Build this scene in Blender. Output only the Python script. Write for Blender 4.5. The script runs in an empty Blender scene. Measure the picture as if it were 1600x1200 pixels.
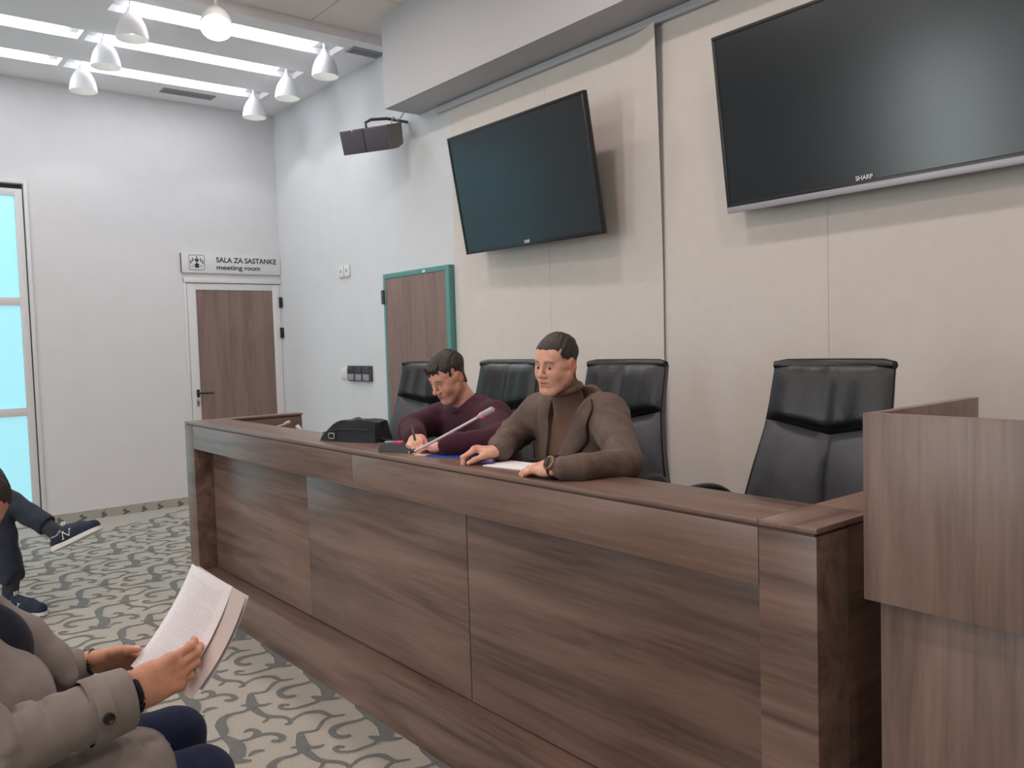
import bpy, bmesh, math, random
import numpy as np
from mathutils import Matrix, Vector
random.seed(7)
SC = bpy.context.scene
COL = SC.collection
R = math.radians

# ------------------------------------------------------------------ camera
CAM_H = 1.39
def camera_axes(yaw, pitch, roll):
    f = Vector((-math.sin(yaw)*math.cos(pitch), math.cos(yaw)*math.cos(pitch), math.sin(pitch)))
    r = f.cross(Vector((0, 0, 1))).normalized(); u = r.cross(f)
    c, s = math.cos(roll), math.sin(roll)
    return c*r + s*u, -s*r + c*u, f
_r, _u, _f = camera_axes(R(50.8919), R(-2.95923), R(-1.71459))
cam = bpy.data.objects.new('camera', bpy.data.cameras.new('camera'))
COL.objects.link(cam)
cam.data.sensor_width = 36.0
cam.data.lens = 36.0*1303.59/1600
cam.data.clip_start = 0.02
m = Matrix.Identity(4)
for i in range(3):
    m[i][0], m[i][1], m[i][2] = _r[i], _u[i], -_f[i]
m[0][3], m[1][3], m[2][3] = 0.0, 0.0, CAM_H
cam.matrix_world = m
SC.camera = cam

# ------------------------------------------------------------------ world, exposure
w = bpy.data.worlds.new('world'); SC.world = w; w.use_nodes = True
w.node_tree.nodes['Background'].inputs[0].default_value = (0.62, 0.78, 0.9, 1)
w.node_tree.nodes['Background'].inputs[1].default_value = 0.6
SC.view_settings.view_transform = 'Standard'
SC.view_settings.look = 'None'
SC.view_settings.gamma = 1.0
SC.view_settings.use_curve_mapping = False
SC.view_settings.exposure = 0.1
SC.cycles.use_denoising = True
STRIP_E = 7.5        # fluorescent strips
SPOT_W = 4.0          # bell lamps
DOWN_E = 165.0         # recessed downlights over the audience
WIN_E = 10.0           # daylight in the windows behind the audience
GLASS_E = 0.66        # frosted glazing beside the door

# ------------------------------------------------------------------ helpers
def s2l(c):
    def f(v):
        v /= 255.0
        return v/12.92 if v <= 0.04045 else ((v+0.055)/1.055)**2.4
    return tuple(f(v) for v in c) + (1.0,)

def new_mat(name):
    m = bpy.data.materials.new(name); m.use_nodes = True
    nt = m.node_tree
    return m, nt, nt.nodes['Principled BSDF']

def plain(name, rgb, rough=0.5, metal=0.0, spec=0.5, noise=0.0, nscale=40.0, bump=0.0, bscale=200.0, emit=0.0, coat=0.0, sheen=0.0):
    m, nt, b = new_mat(name)
    c = s2l(rgb)
    b.inputs['Base Color'].default_value = c
    b.inputs['Roughness'].default_value = rough
    b.inputs['Metallic'].default_value = metal
    b.inputs['Specular IOR Level'].default_value = spec
    b.inputs['Coat Weight'].default_value = coat
    b.inputs['Sheen Weight'].default_value = sheen
    tc = nt.nodes.new('ShaderNodeTexCoord')
    if noise > 0:
        n = nt.nodes.new('ShaderNodeTexNoise'); n.inputs['Scale'].default_value = nscale; n.inputs['Detail'].default_value = 4
        nt.links.new(tc.outputs['Object'], n.inputs['Vector'])
        r = nt.nodes.new('ShaderNodeValToRGB')
        r.color_ramp.elements[0].position = 0.3; r.color_ramp.elements[1].position = 0.7
        r.color_ramp.elements[0].color = tuple(v*(1-noise) for v in c[:3]) + (1,)
        r.color_ramp.elements[1].color = tuple(min(1, v*(1+noise)) for v in c[:3]) + (1,)
        nt.links.new(n.outputs['Fac'], r.inputs['Fac']); nt.links.new(r.outputs['Color'], b.inputs['Base Color'])
    if bump > 0:
        n2 = nt.nodes.new('ShaderNodeTexNoise'); n2.inputs['Scale'].default_value = bscale; n2.inputs['Detail'].default_value = 3
        nt.links.new(tc.outputs['Object'], n2.inputs['Vector'])
        bp = nt.nodes.new('ShaderNodeBump'); bp.inputs['Strength'].default_value = bump; bp.inputs['Distance'].default_value = 0.004
        nt.links.new(n2.outputs['Fac'], bp.inputs['Height']); nt.links.new(bp.outputs['Normal'], b.inputs['Normal'])
    if emit > 0:
        b.inputs['Emission Color'].default_value = c
        b.inputs['Emission Strength'].default_value = emit
    return m

def emitter(name, rgb, strength):
    m, nt, b = new_mat(name)
    e = nt.nodes.new('ShaderNodeEmission'); e.inputs[0].default_value = s2l(rgb); e.inputs[1].default_value = strength
    nt.links.new(e.outputs[0], nt.nodes['Material Output'].inputs[0])
    return m

def wood(name, axis, dark, mid, light, rough=0.34, spec=0.5):
    """laminate with long streaks along `axis` (0 x, 1 y, 2 z)"""
    m, nt, b = new_mat(name)
    N, L = nt.nodes.new, nt.links.new
    tc = N('ShaderNodeTexCoord'); oi = N('ShaderNodeObjectInfo')
    sc = N('ShaderNodeVectorMath'); sc.operation = 'SCALE'; sc.inputs[3].default_value = 17.0
    comb = N('ShaderNodeCombineXYZ')
    for i in range(3): L(oi.outputs['Random'], comb.inputs[i])
    L(comb.outputs[0], sc.inputs[0])
    add = N('ShaderNodeVectorMath'); L(tc.outputs['Object'], add.inputs[0]); L(sc.outputs[0], add.inputs[1])
    def streak(along, across, detail, dist):
        mp = N('ShaderNodeMapping'); s = [across]*3; s[axis] = along; mp.inputs['Scale'].default_value = s
        L(add.outputs[0], mp.inputs[0])
        n = N('ShaderNodeTexNoise'); n.inputs['Scale'].default_value = 1.0; n.inputs['Detail'].default_value = detail
        n.inputs['Distortion'].default_value = dist; n.inputs['Roughness'].default_value = 0.6
        L(mp.outputs[0], n.inputs['Vector']); return n
    a = streak(0.9, 9.0, 6, 0.9); c = streak(2.5, 70.0, 3, 0.2)
    mx = N('ShaderNodeMath'); mx.operation = 'MULTIPLY_ADD'; mx.inputs[1].default_value = 0.42; L(c.outputs['Fac'], mx.inputs[0])
    sub = N('ShaderNodeMath'); sub.operation = 'SUBTRACT'; sub.inputs[1].default_value = 0.21; L(a.outputs['Fac'], sub.inputs[0])
    L(sub.outputs[0], mx.inputs[2])
    r = N('ShaderNodeValToRGB'); e = r.color_ramp.elements
    e[0].position = 0.24; e[0].color = s2l(dark); e[1].position = 0.80; e[1].color = s2l(light)
    k = e.new(0.5); k.color = s2l(mid)
    L(mx.outputs[0], r.inputs['Fac']); L(r.outputs['Color'], b.inputs['Base Color'])
    b.inputs['Roughness'].default_value = rough; b.inputs['Specular IOR Level'].default_value = spec
    bp = N('ShaderNodeBump'); bp.inputs['Strength'].default_value = 0.06; bp.inputs['Distance'].default_value = 0.002
    L(c.outputs['Fac'], bp.inputs['Height']); L(bp.outputs['Normal'], b.inputs['Normal'])
    return m

def fabric(name, rgb, var=0.15, wscale=500.0, rough=0.9, check=0.0, bump=0.25, melange=0.0):
    m, nt, b = new_mat(name)
    N, L = nt.nodes.new, nt.links.new
    tc = N('ShaderNodeTexCoord')
    n = N('ShaderNodeTexNoise'); n.inputs['Scale'].default_value = 22; n.inputs['Detail'].default_value = 5
    L(tc.outputs['Object'], n.inputs['Vector'])
    n2 = N('ShaderNodeTexNoise'); n2.inputs['Scale'].default_value = wscale; n2.inputs['Detail'].default_value = 2
    L(tc.outputs['Object'], n2.inputs['Vector'])
    mx = N('ShaderNodeMath'); mx.operation = 'MULTIPLY_ADD'; mx.inputs[1].default_value = 0.35+melange; L(n2.outputs['Fac'], mx.inputs[0]); L(n.outputs['Fac'], mx.inputs[2])
    last = mx.outputs[0]
    if check > 0:
        for ax in (0, 2):
            wv = N('ShaderNodeTexWave'); wv.bands_direction = 'XYZ'[ax]; wv.inputs['Scale'].default_value = 34; wv.inputs['Distortion'].default_value = 1.0
            L(tc.outputs['Object'], wv.inputs['Vector'])
            q = N('ShaderNodeMath'); q.operation = 'MULTIPLY_ADD'; q.inputs[1].default_value = -check; L(wv.outputs['Fac'], q.inputs[0]); L(last, q.inputs[2]); last = q.outputs[0]
    r = N('ShaderNodeValToRGB'); c = s2l(rgb); e = r.color_ramp.elements
    e[0].position = 0.45; e[0].color = tuple(v*(1-var) for v in c[:3])+(1,)
    e[1].position = 0.95; e[1].color = tuple(min(1, v*(1+var)) for v in c[:3])+(1,)
    L(last, r.inputs['Fac']); L(r.outputs['Color'], b.inputs['Base Color'])
    b.inputs['Roughness'].default_value = rough; b.inputs['Specular IOR Level'].default_value = 0.2
    b.inputs['Sheen Weight'].default_value = 0.08; b.inputs['Sheen Roughness'].default_value = 0.5
    bp = N('ShaderNodeBump'); bp.inputs['Strength'].default_value = bump; bp.inputs['Distance'].default_value = 0.002
    L(n2.outputs['Fac'], bp.inputs['Height']); L(bp.outputs['Normal'], b.inputs['Normal'])
    return m

def vcol_mat(name, rough=0.5, sub=0.0, nscale=60, namp=0.10, bump=0.12):
    """colour from the vertex attribute 'Col' with fine mottling"""
    m, nt, b = new_mat(name)
    N, L = nt.nodes.new, nt.links.new
    at = N('ShaderNodeAttribute'); at.attribute_name = 'Col'
    tc = N('ShaderNodeTexCoord'); n = N('ShaderNodeTexNoise'); n.inputs['Scale'].default_value = nscale; n.inputs['Detail'].default_value = 5
    L(tc.outputs['Object'], n.inputs['Vector'])
    mp = N('ShaderNodeMapRange'); mp.inputs[1].default_value = 0.3; mp.inputs[2].default_value = 0.7
    mp.inputs[3].default_value = 1-namp; mp.inputs[4].default_value = 1+namp; L(n.outputs['Fac'], mp.inputs[0])
    v = N('ShaderNodeVectorMath'); v.operation = 'SCALE'; L(at.outputs['Color'], v.inputs[0]); L(mp.outputs[0], v.inputs[3])
    L(v.outputs[0], b.inputs['Base Color'])
    b.inputs['Roughness'].default_value = rough; b.inputs['Specular IOR Level'].default_value = 0.35
    if sub > 0:
        b.inputs['Subsurface Weight'].default_value = sub; b.inputs['Subsurface Radius'].default_value = (0.012, 0.005, 0.003); b.inputs['Subsurface Scale'].default_value = 0.6
    n2 = N('ShaderNodeTexNoise'); n2.inputs['Scale'].default_value = nscale*8; L(tc.outputs['Object'], n2.inputs['Vector'])
    bp = N('ShaderNodeBump'); bp.inputs['Strength'].default_value = bump; bp.inputs['Distance'].default_value = 0.001
    L(n2.outputs['Fac'], bp.inputs['Height']); L(bp.outputs['Normal'], b.inputs['Normal'])
    return m

# ---- mesh helpers: all coordinates are world metres; `org` is the parent's location
def link(name, me, mat, parent=None, smooth=None):
    o = bpy.data.objects.new(name, me); COL.objects.link(o)
    if mat is not None:
        mats = mat if isinstance(mat, (list, tuple)) else [mat]
        for q in mats: me.materials.append(q)
    if smooth is not None:
        me.polygons.foreach_set('use_smooth', [True]*len(me.polygons))
        if smooth < 180: me.set_sharp_from_angle(angle=R(smooth))
    if parent is not None: o.parent = parent
    return o

def bm_obj(name, bm, mat, parent=None, smooth=None, org=None):
    if org is None and parent is not None: org = root_loc(parent)
    if org is not None: bmesh.ops.translate(bm, vec=-Vector(org), verts=bm.verts)
    me = bpy.data.meshes.new(name); bm.to_mesh(me); bm.free()
    return link(name, me, mat, parent, smooth)

def root_loc(o):
    v = Vector(o.location)
    while o.parent is not None:
        o = o.parent; v += Vector(o.location)
    return v

def tag(o, label=None, cat=None, group=None, kind=None):
    if label: o['label'] = label
    if cat: o['category'] = cat
    if group: o['group'] = group
    if kind: o['kind'] = kind
    return o

def thing(name, label, cat, loc=(0, 0, 0), group=None, kind=None):
    o = bpy.data.objects.new(name, None); COL.objects.link(o); o.location = loc
    o.empty_display_size = 0.1
    return tag(o, label, cat, group, kind)

def add_box(bm, x0, x1, y0, y1, z0, z1, bev=0.0, seg=2, M=None):
    ret = bmesh.ops.create_cube(bm, size=1.0)
    vs = ret['verts']
    bmesh.ops.scale(bm, vec=(x1-x0, y1-y0, z1-z0), verts=vs)
    bmesh.ops.translate(bm, vec=((x0+x1)/2, (y0+y1)/2, (z0+z1)/2), verts=vs)
    if bev > 0:
        es = list({e for v in vs for e in v.link_edges})
        rr = bmesh.ops.bevel(bm, geom=es, offset=bev, segments=seg, affect='EDGES', profile=0.6)
        vs = list({v for f in rr['faces'] for v in f.verts} | {v for v in vs if v.is_valid})
    if M is not None: bmesh.ops.transform(bm, matrix=M, verts=vs)
    return vs

def box(name, x0, x1, y0, y1, z0, z1, mat, parent=None, bev=0.002, seg=2, M=None, smooth=40):
    bm = bmesh.new(); add_box(bm, x0, x1, y0, y1, z0, z1, bev, seg, M)
    return bm_obj(name, bm, mat, parent, smooth if bev > 0 else None)

def frame_from(d, up=(0, 0, 1)):
    d = Vector(d).normalized(); up = Vector(up)
    if abs(d.dot(up)) > 0.98: up = Vector((1, 0, 0))
    x = up.cross(d).normalized(); y = d.cross(x)
    return x, y, d

def add_tube(bm, pts, rad, n=12, cap=True, flat=1.0, up=(0, 0, 1)):
    """tube through pts with radius (number or list)"""
    pts = [Vector(p) for p in pts]
    if not isinstance(rad, (list, tuple)): rad = [rad]*len(pts)
    rings = []
    for i, p in enumerate(pts):
        a = pts[max(i-1, 0)]; b = pts[min(i+1, len(pts)-1)]
        x, y, d = frame_from(b-a, up)
        rings.append([bm.verts.new(p + x*math.cos(2*math.pi*k/n)*rad[i] + y*math.sin(2*math.pi*k/n)*rad[i]*flat) for k in range(n)])
    for i in range(len(rings)-1):
        for k in range(n):
            bm.faces.new((rings[i][k], rings[i][(k+1) % n], rings[i+1][(k+1) % n], rings[i+1][k]))
    if cap:
        bm.faces.new(list(reversed(rings[0]))); bm.faces.new(rings[-1])
    return rings

def tube(name, pts, rad, mat, parent=None, n=12, flat=1.0, up=(0, 0, 1)):
    bm = bmesh.new(); add_tube(bm, pts, rad, n, True, flat, up)
    bmesh.ops.recalc_face_normals(bm, faces=bm.faces)
    return bm_obj(name, bm, mat, parent, 50)

def spline(pts, n=8, closed=False):
    """Catmull-Rom through pts"""
    P = [Vector(p) for p in pts]; out = []
    L = len(P)
    for i in range(L if closed else L-1):
        if closed: a, b, c, d = P[i-1], P[i], P[(i+1) % L], P[(i+2) % L]
        else: a, b, c, d = P[max(i-1, 0)], P[i], P[i+1], P[min(i+2, L-1)]
        for k in range(n):
            t = k/n
            out.append(0.5*((2*b)+(c-a)*t+(2*a-5*b+4*c-d)*t*t+(3*b-a-3*c+d)*t**3))
    if not closed: out.append(P[-1])
    return out

def add_lathe(bm, prof, n=32, M=None):
    """prof: list of (r, z)"""
    rings = []; vs = []
    for r, z in prof:
        if r < 1e-6:
            v = bm.verts.new((0, 0, z)); rings.append([v]*n); vs.append(v)
        else:
            rg = [bm.verts.new((r*math.cos(2*math.pi*k/n), r*math.sin(2*math.pi*k/n), z)) for k in range(n)]
            rings.append(rg); vs += rg
    for i in range(len(rings)-1):
        for k in range(n):
            q = [rings[i][k], rings[i][(k+1) % n], rings[i+1][(k+1) % n], rings[i+1][k]]
            u = []
            for v in q:
                if v not in u: u.append(v)
            if len(u) > 2: bm.faces.new(u)
    if M is not None: bmesh.ops.transform(bm, matrix=M, verts=vs)
    return vs

def lathe(name, prof, mat, parent=None, n=32, M=None, smooth=40):
    bm = bmesh.new(); add_lathe(bm, prof, n, M)
    bmesh.ops.recalc_face_normals(bm, faces=bm.faces)
    return bm_obj(name, bm, mat, parent, smooth)

def add_prism(bm, poly, d, M=None):
    """polygon in xy extruded to z=d, then transformed"""
    lo = [bm.verts.new((x, y, 0)) for x, y in poly]; hi = [bm.verts.new((x, y, d)) for x, y in poly]
    n = len(poly)
    bm.faces.new(list(reversed(lo))); bm.faces.new(hi)
    for i in range(n): bm.faces.new((lo[i], lo[(i+1) % n], hi[(i+1) % n], hi[i]))
    if M is not None: bmesh.ops.transform(bm, matrix=M, verts=lo+hi)
    return lo+hi

def basis(x, y, z, o):
    m = Matrix.Identity(4)
    for i in range(3): m[i][0], m[i][1], m[i][2], m[i][3] = x[i], y[i], z[i], o[i]
    return m

def text_mesh(s, size, offset=0.0, extrude=0.0006, spacing=1.0):
    cu = bpy.data.curves.new('lettering', 'FONT'); cu.body = s; cu.size = size; cu.offset = offset; cu.extrude = extrude
    cu.space_character = spacing
    t = bpy.data.objects.new('lettering', cu); COL.objects.link(t)
    dg = bpy.context.evaluated_depsgraph_get()
    me = bpy.data.meshes.new_from_object(t.evaluated_get(dg))
    bpy.data.objects.remove(t)
    return me

def lettering(name, s, size, M, mat, parent, offset=0.0, width=None):
    me = text_mesh(s, size, offset)
    if width:
        xs = [v.co.x for v in me.vertices]; k = width/(max(xs)-min(xs))
        me.transform(Matrix.Scale(k, 4, (1, 0, 0)))
    me.transform(Matrix.Translation(-root_loc(parent)) @ M)
    return link(name, me, mat, parent)
# ------------------------------------------------------------------ materials
M_ = {}
M_['wall'] = plain('wall_paint', (206, 205, 207), 0.85, noise=0.015, nscale=6, bump=0.06, bscale=420)
M_['wall_tv'] = plain('wall_paint_cool', (203, 206, 209), 0.85, noise=0.015, nscale=6, bump=0.06, bscale=420)
M_['paper'] = plain('woven_wallcovering', (206, 200, 194), 0.9, noise=0.02, nscale=14, bump=0.25, bscale=600)
M_['soffit'] = plain('soffit_paint', (184, 184, 187), 0.85, bump=0.05, bscale=420)
M_['ceiling'] = plain('ceiling_white', (236, 234, 236), 0.9, bump=0.04, bscale=300)
M_['tile'] = plain('mineral_tile', (228, 218, 212), 0.95, noise=0.03, nscale=180, bump=0.3, bscale=300)
M_['tgrid'] = plain('ceiling_grid', (150, 146, 144), 0.7)
M_['deskH'] = wood('desk_laminate', 0, (74, 56, 49), (114, 91, 81), (140, 115, 103))
M_['deskY'] = wood('desk_laminate_deep', 1, (78, 60, 53), (114, 91, 81), (140, 115, 103))
M_['deskV'] = wood('lectern_laminate', 2, (86, 69, 61), (122, 101, 91), (146, 125, 114))
M_['doorV'] = wood('door_laminate', 2, (104, 84, 78), (124, 102, 95), (138, 116, 108), rough=0.5)
M_['groove'] = plain('dark_edge', (80, 60, 52), 0.5)
M_['white'] = plain('white_lacquer', (206, 206, 206), 0.4)
M_['offwhite'] = plain('off_white_plastic', (218, 218, 216), 0.4)
M_['teal'] = plain('teal_lacquer', (84, 140, 134), 0.4)
M_['black'] = plain('black_plastic', (26, 27, 29), 0.4)
M_['darkgrey'] = plain('dark_grey_plastic', (62, 64, 68), 0.5)
M_['grey'] = plain('grey_plastic', (140, 144, 150), 0.5)
M_['metal'] = plain('brushed_metal', (170, 170, 172), 0.35, metal=0.9)
M_['steel'] = plain('steel_dark', (96, 99, 102), 0.4, metal=0.8)
M_['leather'] = plain('black_leather', (17, 19, 23), 0.36, noise=0.2, nscale=30, bump=0.22, bscale=160, spec=0.5)
M_['leather2'] = plain('grey_black_leather', (64, 66, 72), 0.55, noise=0.15, nscale=20, bump=0.2, bscale=160)
M_['screen'] = plain('tv_glass', (13, 22, 27), 0.22, spec=0.6)
M_['bezel'] = plain('tv_bezel', (17, 19, 21), 0.3)
M_['silver'] = plain('tv_silver_bar', (158, 157, 163), 0.4, metal=0.25)
M_['ink'] = plain('sign_ink', (48, 50, 54), 0.7)
M_['strip'] = emitter('tube_light', (246, 250, 255), STRIP_E)
M_['bulb'] = emitter('bulb', (255, 250, 240), 3.0)
M_['hot'] = emitter('bulb_hot', (255, 252, 248), 90.0)
M_['down'] = emitter('downlight_disc', (255, 238, 230), DOWN_E)
M_['frost'] = None
M_['page'] = plain('paper_sheet', (232, 232, 236), 0.8)
M_['blue'] = plain('blue_folder', (28, 66, 160), 0.45)
M_['nylon'] = fabric('black_nylon', (30, 33, 38), 0.2, 700, 0.6)
M_['red'] = emitter('red_ring', (255, 70, 110), 0.9)

# frosted glazing: lit from behind
m, nt, b = new_mat('frosted_glass')
b.inputs['Base Color'].default_value = s2l((120, 190, 205)); b.inputs['Roughness'].default_value = 0.25
b.inputs['Emission Color'].default_value = s2l((172, 226, 238)); b.inputs['Emission Strength'].default_value = GLASS_E
M_['frost'] = m
m, nt, b = new_mat('daylit_blind')
b.inputs['Base Color'].default_value = s2l((150, 200, 205)); b.inputs['Roughness'].default_value = 0.3
b.inputs['Emission Color'].default_value = s2l((232, 240, 242)); b.inputs['Emission Strength'].default_value = WIN_E
M_['daylit'] = m

# carpet pile
m, nt, b = new_mat('carpet_ground')
def carpet_nodes(nt, b, c0, c1):
    tc = nt.nodes.new('ShaderNodeTexCoord'); n = nt.nodes.new('ShaderNodeTexNoise'); n.inputs['Scale'].default_value = 260; n.inputs['Detail'].default_value = 3
    nt.links.new(tc.outputs['Object'], n.inputs['Vector'])
    r = nt.nodes.new('ShaderNodeValToRGB'); e = r.color_ramp.elements
    e[0].position = .35; e[1].position = .65; e[0].color = s2l(c0); e[1].color = s2l(c1)
    nt.links.new(n.outputs['Fac'], r.inputs['Fac']); nt.links.new(r.outputs['Color'], b.inputs['Base Color'])
    b.inputs['Roughness'].default_value = 0.95; b.inputs['Specular IOR Level'].default_value = 0.1; b.inputs['Sheen Weight'].default_value = 0.2
    bp = nt.nodes.new('ShaderNodeBump'); bp.inputs['Strength'].default_value = 0.5; bp.inputs['Distance'].default_value = 0.003
    nt.links.new(n.outputs['Fac'], bp.inputs['Height']); nt.links.new(bp.outputs['Normal'], b.inputs['Normal'])
carpet_nodes(nt, b, (146, 143, 134), (178, 173, 162)); M_['carpet'] = m
m, nt, b = new_mat('carpet_scroll'); carpet_nodes(nt, b, (88, 91, 88), (110, 113, 109)); M_['scroll'] = m
m, nt, b = new_mat('carpet_edge'); carpet_nodes(nt, b, (160, 155, 148), (190, 184, 176)); M_['scroll_edge'] = m

# ------------------------------------------------------------------ room shell
XL, XR, YW, YB, ZC, ZT = -7.65, 3.2, 3.387, -5.2, 3.595, 3.66
XS, YS, ZS = -5.137, 3.10, 3.038            # soffit: end, front, underside
XE = -5.45                                   # edge of the white ceiling
def struct(name, *a, **k):
    o = box(name, *a, bev=0, **k); o['kind'] = 'structure'; return o
floor = struct('floor', XL-.1, XR+.1, YB-.1, YW+.1, -.1, 0, M_['carpet'])
tag(floor, 'beige grey carpet with dark scrollwork')
wl_y0, wl_y1, wl_z1 = -0.2, 1.285, 2.784     # opening for glazing in the left wall
bm = bmesh.new()
for a in ((XL-.12, XL, YB, wl_y0, 0, ZT), (XL-.12, XL, wl_y1, YW, 0, ZT), (XL-.12, XL, wl_y0, wl_y1, wl_z1, ZT)): add_box(bm, *a)
tag(bm_obj('wall_left', bm, M_['wall']), 'plain white side wall with the meeting room door', kind='structure')
wf = struct('wall_front', XL-.12, XR+.1, YW, YW+.12, 0, ZT+.1, M_['wall_tv']); tag(wf, 'pale front wall behind the desk carrying the screens')
struct('wall_right', XR, XR+.12, YB, YW, 0, ZT+.1, M_['wall'])
# wall behind the audience with two window openings
wins = [(-5.3, -4.3), (-2.9, -1.9)]
bm = bmesh.new(); xs = [XL] + [v for q in wins for v in q] + [XR]
for i in range(0, len(xs), 2): add_box(bm, xs[i], xs[i+1], YB-.12, YB, 0, ZT+.1)
for a, c in wins:
    add_box(bm, a, c, YB-.12, YB, 0, .5); add_box(bm, a, c, YB-.12, YB, 3.0, ZT+.1)
tag(bm_obj('wall_back', bm, M_['wall']), 'white wall behind the audience', kind='structure')
for i, (a, c) in enumerate(wins):
    wn = thing('window_%d' % (i+2), None, None, ((a+c)/2, YB, .5), kind='structure')
    box('pane', a+.05, c-.05, YB-.07, YB-.06, .55, 2.95, M_['daylit'], wn, bev=0)
    bm = bmesh.new()
    for q in ((a, a+.05, .5, 3.0), (c-.05, c, .5, 3.0), (a, c, .5, .55), (a, c, 2.95, 3.0), (a, c, 1.9, 1.95)): add_box(bm, q[0], q[1], YB-.09, YB-.04, q[2], q[3])
    bm_obj('window_frame', bm, M_['white'], wn)

# ceiling: white lowered field with light troughs, tile field beyond the step
strips = [(-5.86, -5.63, [(1.50, 3.07)]), (-6.515, -6.31, [(-0.15, 1.46), (1.50, 3.07)]), (-7.195, -6.985, [(-0.15, 1.46), (1.50, 3.07)])]
bm = bmesh.new()
ylo = YB
xs = [XL]
for a, c, seg in sorted(strips): xs += [a, c]
xs.append(XE)
for i in range(0, len(xs), 2): add_box(bm, xs[i], xs[i+1], ylo, YW, ZC, ZC+.16)
for a, c, seg in strips:
    y = ylo
    for s in seg:
        add_box(bm, a, c, y, s[0], ZC, ZC+.16); y = s[1]
    add_box(bm, a, c, y, YW, ZC, ZC+.16)
    for s in seg: add_box(bm, a, c, s[0], s[1], ZC+.10, ZC+.16)
ceil = tag(bm_obj('ceiling', bm, M_['ceiling']), 'white ceiling field with three light troughs', kind='structure')
ct = struct('ceiling_tiled', XE, XR, YB, YW, ZT+.012, ZT+.1, M_['tgrid']); tag(ct, 'beige tiled ceiling field past the step')
bm = bmesh.new(); add_box(bm, 0, .594, 0, .594, 0, .012, .003, 1); tme = bpy.data.meshes.new('tile'); bm.to_mesh(tme); bm.free(); tme.materials.append(M_['tile'])
k = 0
nx = int((XR-XE)/.6)+1
for i in range(nx):
    for j in range(14):
        x0 = XE+.003+i*.6; y0 = 2.723-j*.6
        if x0+.6 > XR+.02 or y0 < YB: continue
        if i > 9 or j > 8: continue
        o = bpy.data.objects.new('tile', tme); COL.objects.link(o); o.parent = ct; o.location = (x0, y0, ZT)
        if j == 0: o.scale = (1, (YW-2.723-.003)/.594, 1)
struct('ceiling_tiled_rear', XE+6.0, XR, YB, YW, ZT, ZT+.012, M_['tile'])
struct('ceiling_tiled_back', XE, XE+6.0, YB, 2.723-8*.6, ZT, ZT+.012, M_['tile'])
# soffit above the screens
so = struct('soffit_beam', XS, XR, YS, YW, ZS, ZT+.05, M_['soffit']); tag(so, 'grey boxed soffit above the screens')
bm = bmesh.new()
add_box(bm, XS+.25, XR, YW-.022, YW-.002, 3.012, 3.034, .004); add_box(bm, XS+.25, XR, YW-.034, YW-.002, 2.985, 3.012, .008)
tag(bm_obj('trim_1', bm, M_['soffit'], smooth=40), 'moulding along the top of the wall covering', kind='structure')

# wall covering panels on the screen wall
wc = thing('wall_covering', 'beige woven wall covering in tall strips behind the screens', None, (-3, YW, 0), kind='structure')
edges = [-4.745, -3.765, -2.86, -1.955, -1.05, -.15, .75, 1.65, 2.55, XR-.01]
def panel_strip(x0, x1, curl):
    bm = bmesh.new(); nu, nv = 14, 16; grid = []
    for j in range(nv+1):
        z = 0.02+(2.985-.02)*j/nv; row = []
        for i in range(nu+1):
            u = i/nu; x = x0+(x1-x0)*u
            y = YW-.006
            if curl:
                lift = max(0, (u-.72)/.28)**2*(.010+.05*max(0, (z-1.6)/1.4)**1.5)
                y -= lift; x -= 0.02*max(0, (u-.8)/.2)*(1-max(0, (z-1.2)/1.8))
            row.append(bm.verts.new((x, y, z)))
        grid.append(row)
    for j in range(nv):
        for i in range(nu): bm.faces.new((grid[j][i], grid[j][i+1], grid[j+1][i+1], grid[j+1][i]))
    r = bmesh.ops.extrude_face_region(bm, geom=list(bm.faces))
    bmesh.ops.translate(bm, vec=(0, .003, 0), verts=[v for v in r['geom'] if isinstance(v, bmesh.types.BMVert)])
    bmesh.ops.recalc_face_normals(bm, faces=bm.faces)
    return bm
for i in range(len(edges)-1):
    bm_obj('panel', panel_strip(edges[i]+.0008, edges[i+1]-.0008, i == 1), M_['paper'], wc, 40)

# skirting in carpet, left wall
bb = struct('baseboard_left', XL, XL+.012, wl_y1+.005, 2.455, 0, .075, M_['carpet']); tag(bb, 'carpet skirting strip along the white side wall')

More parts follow.
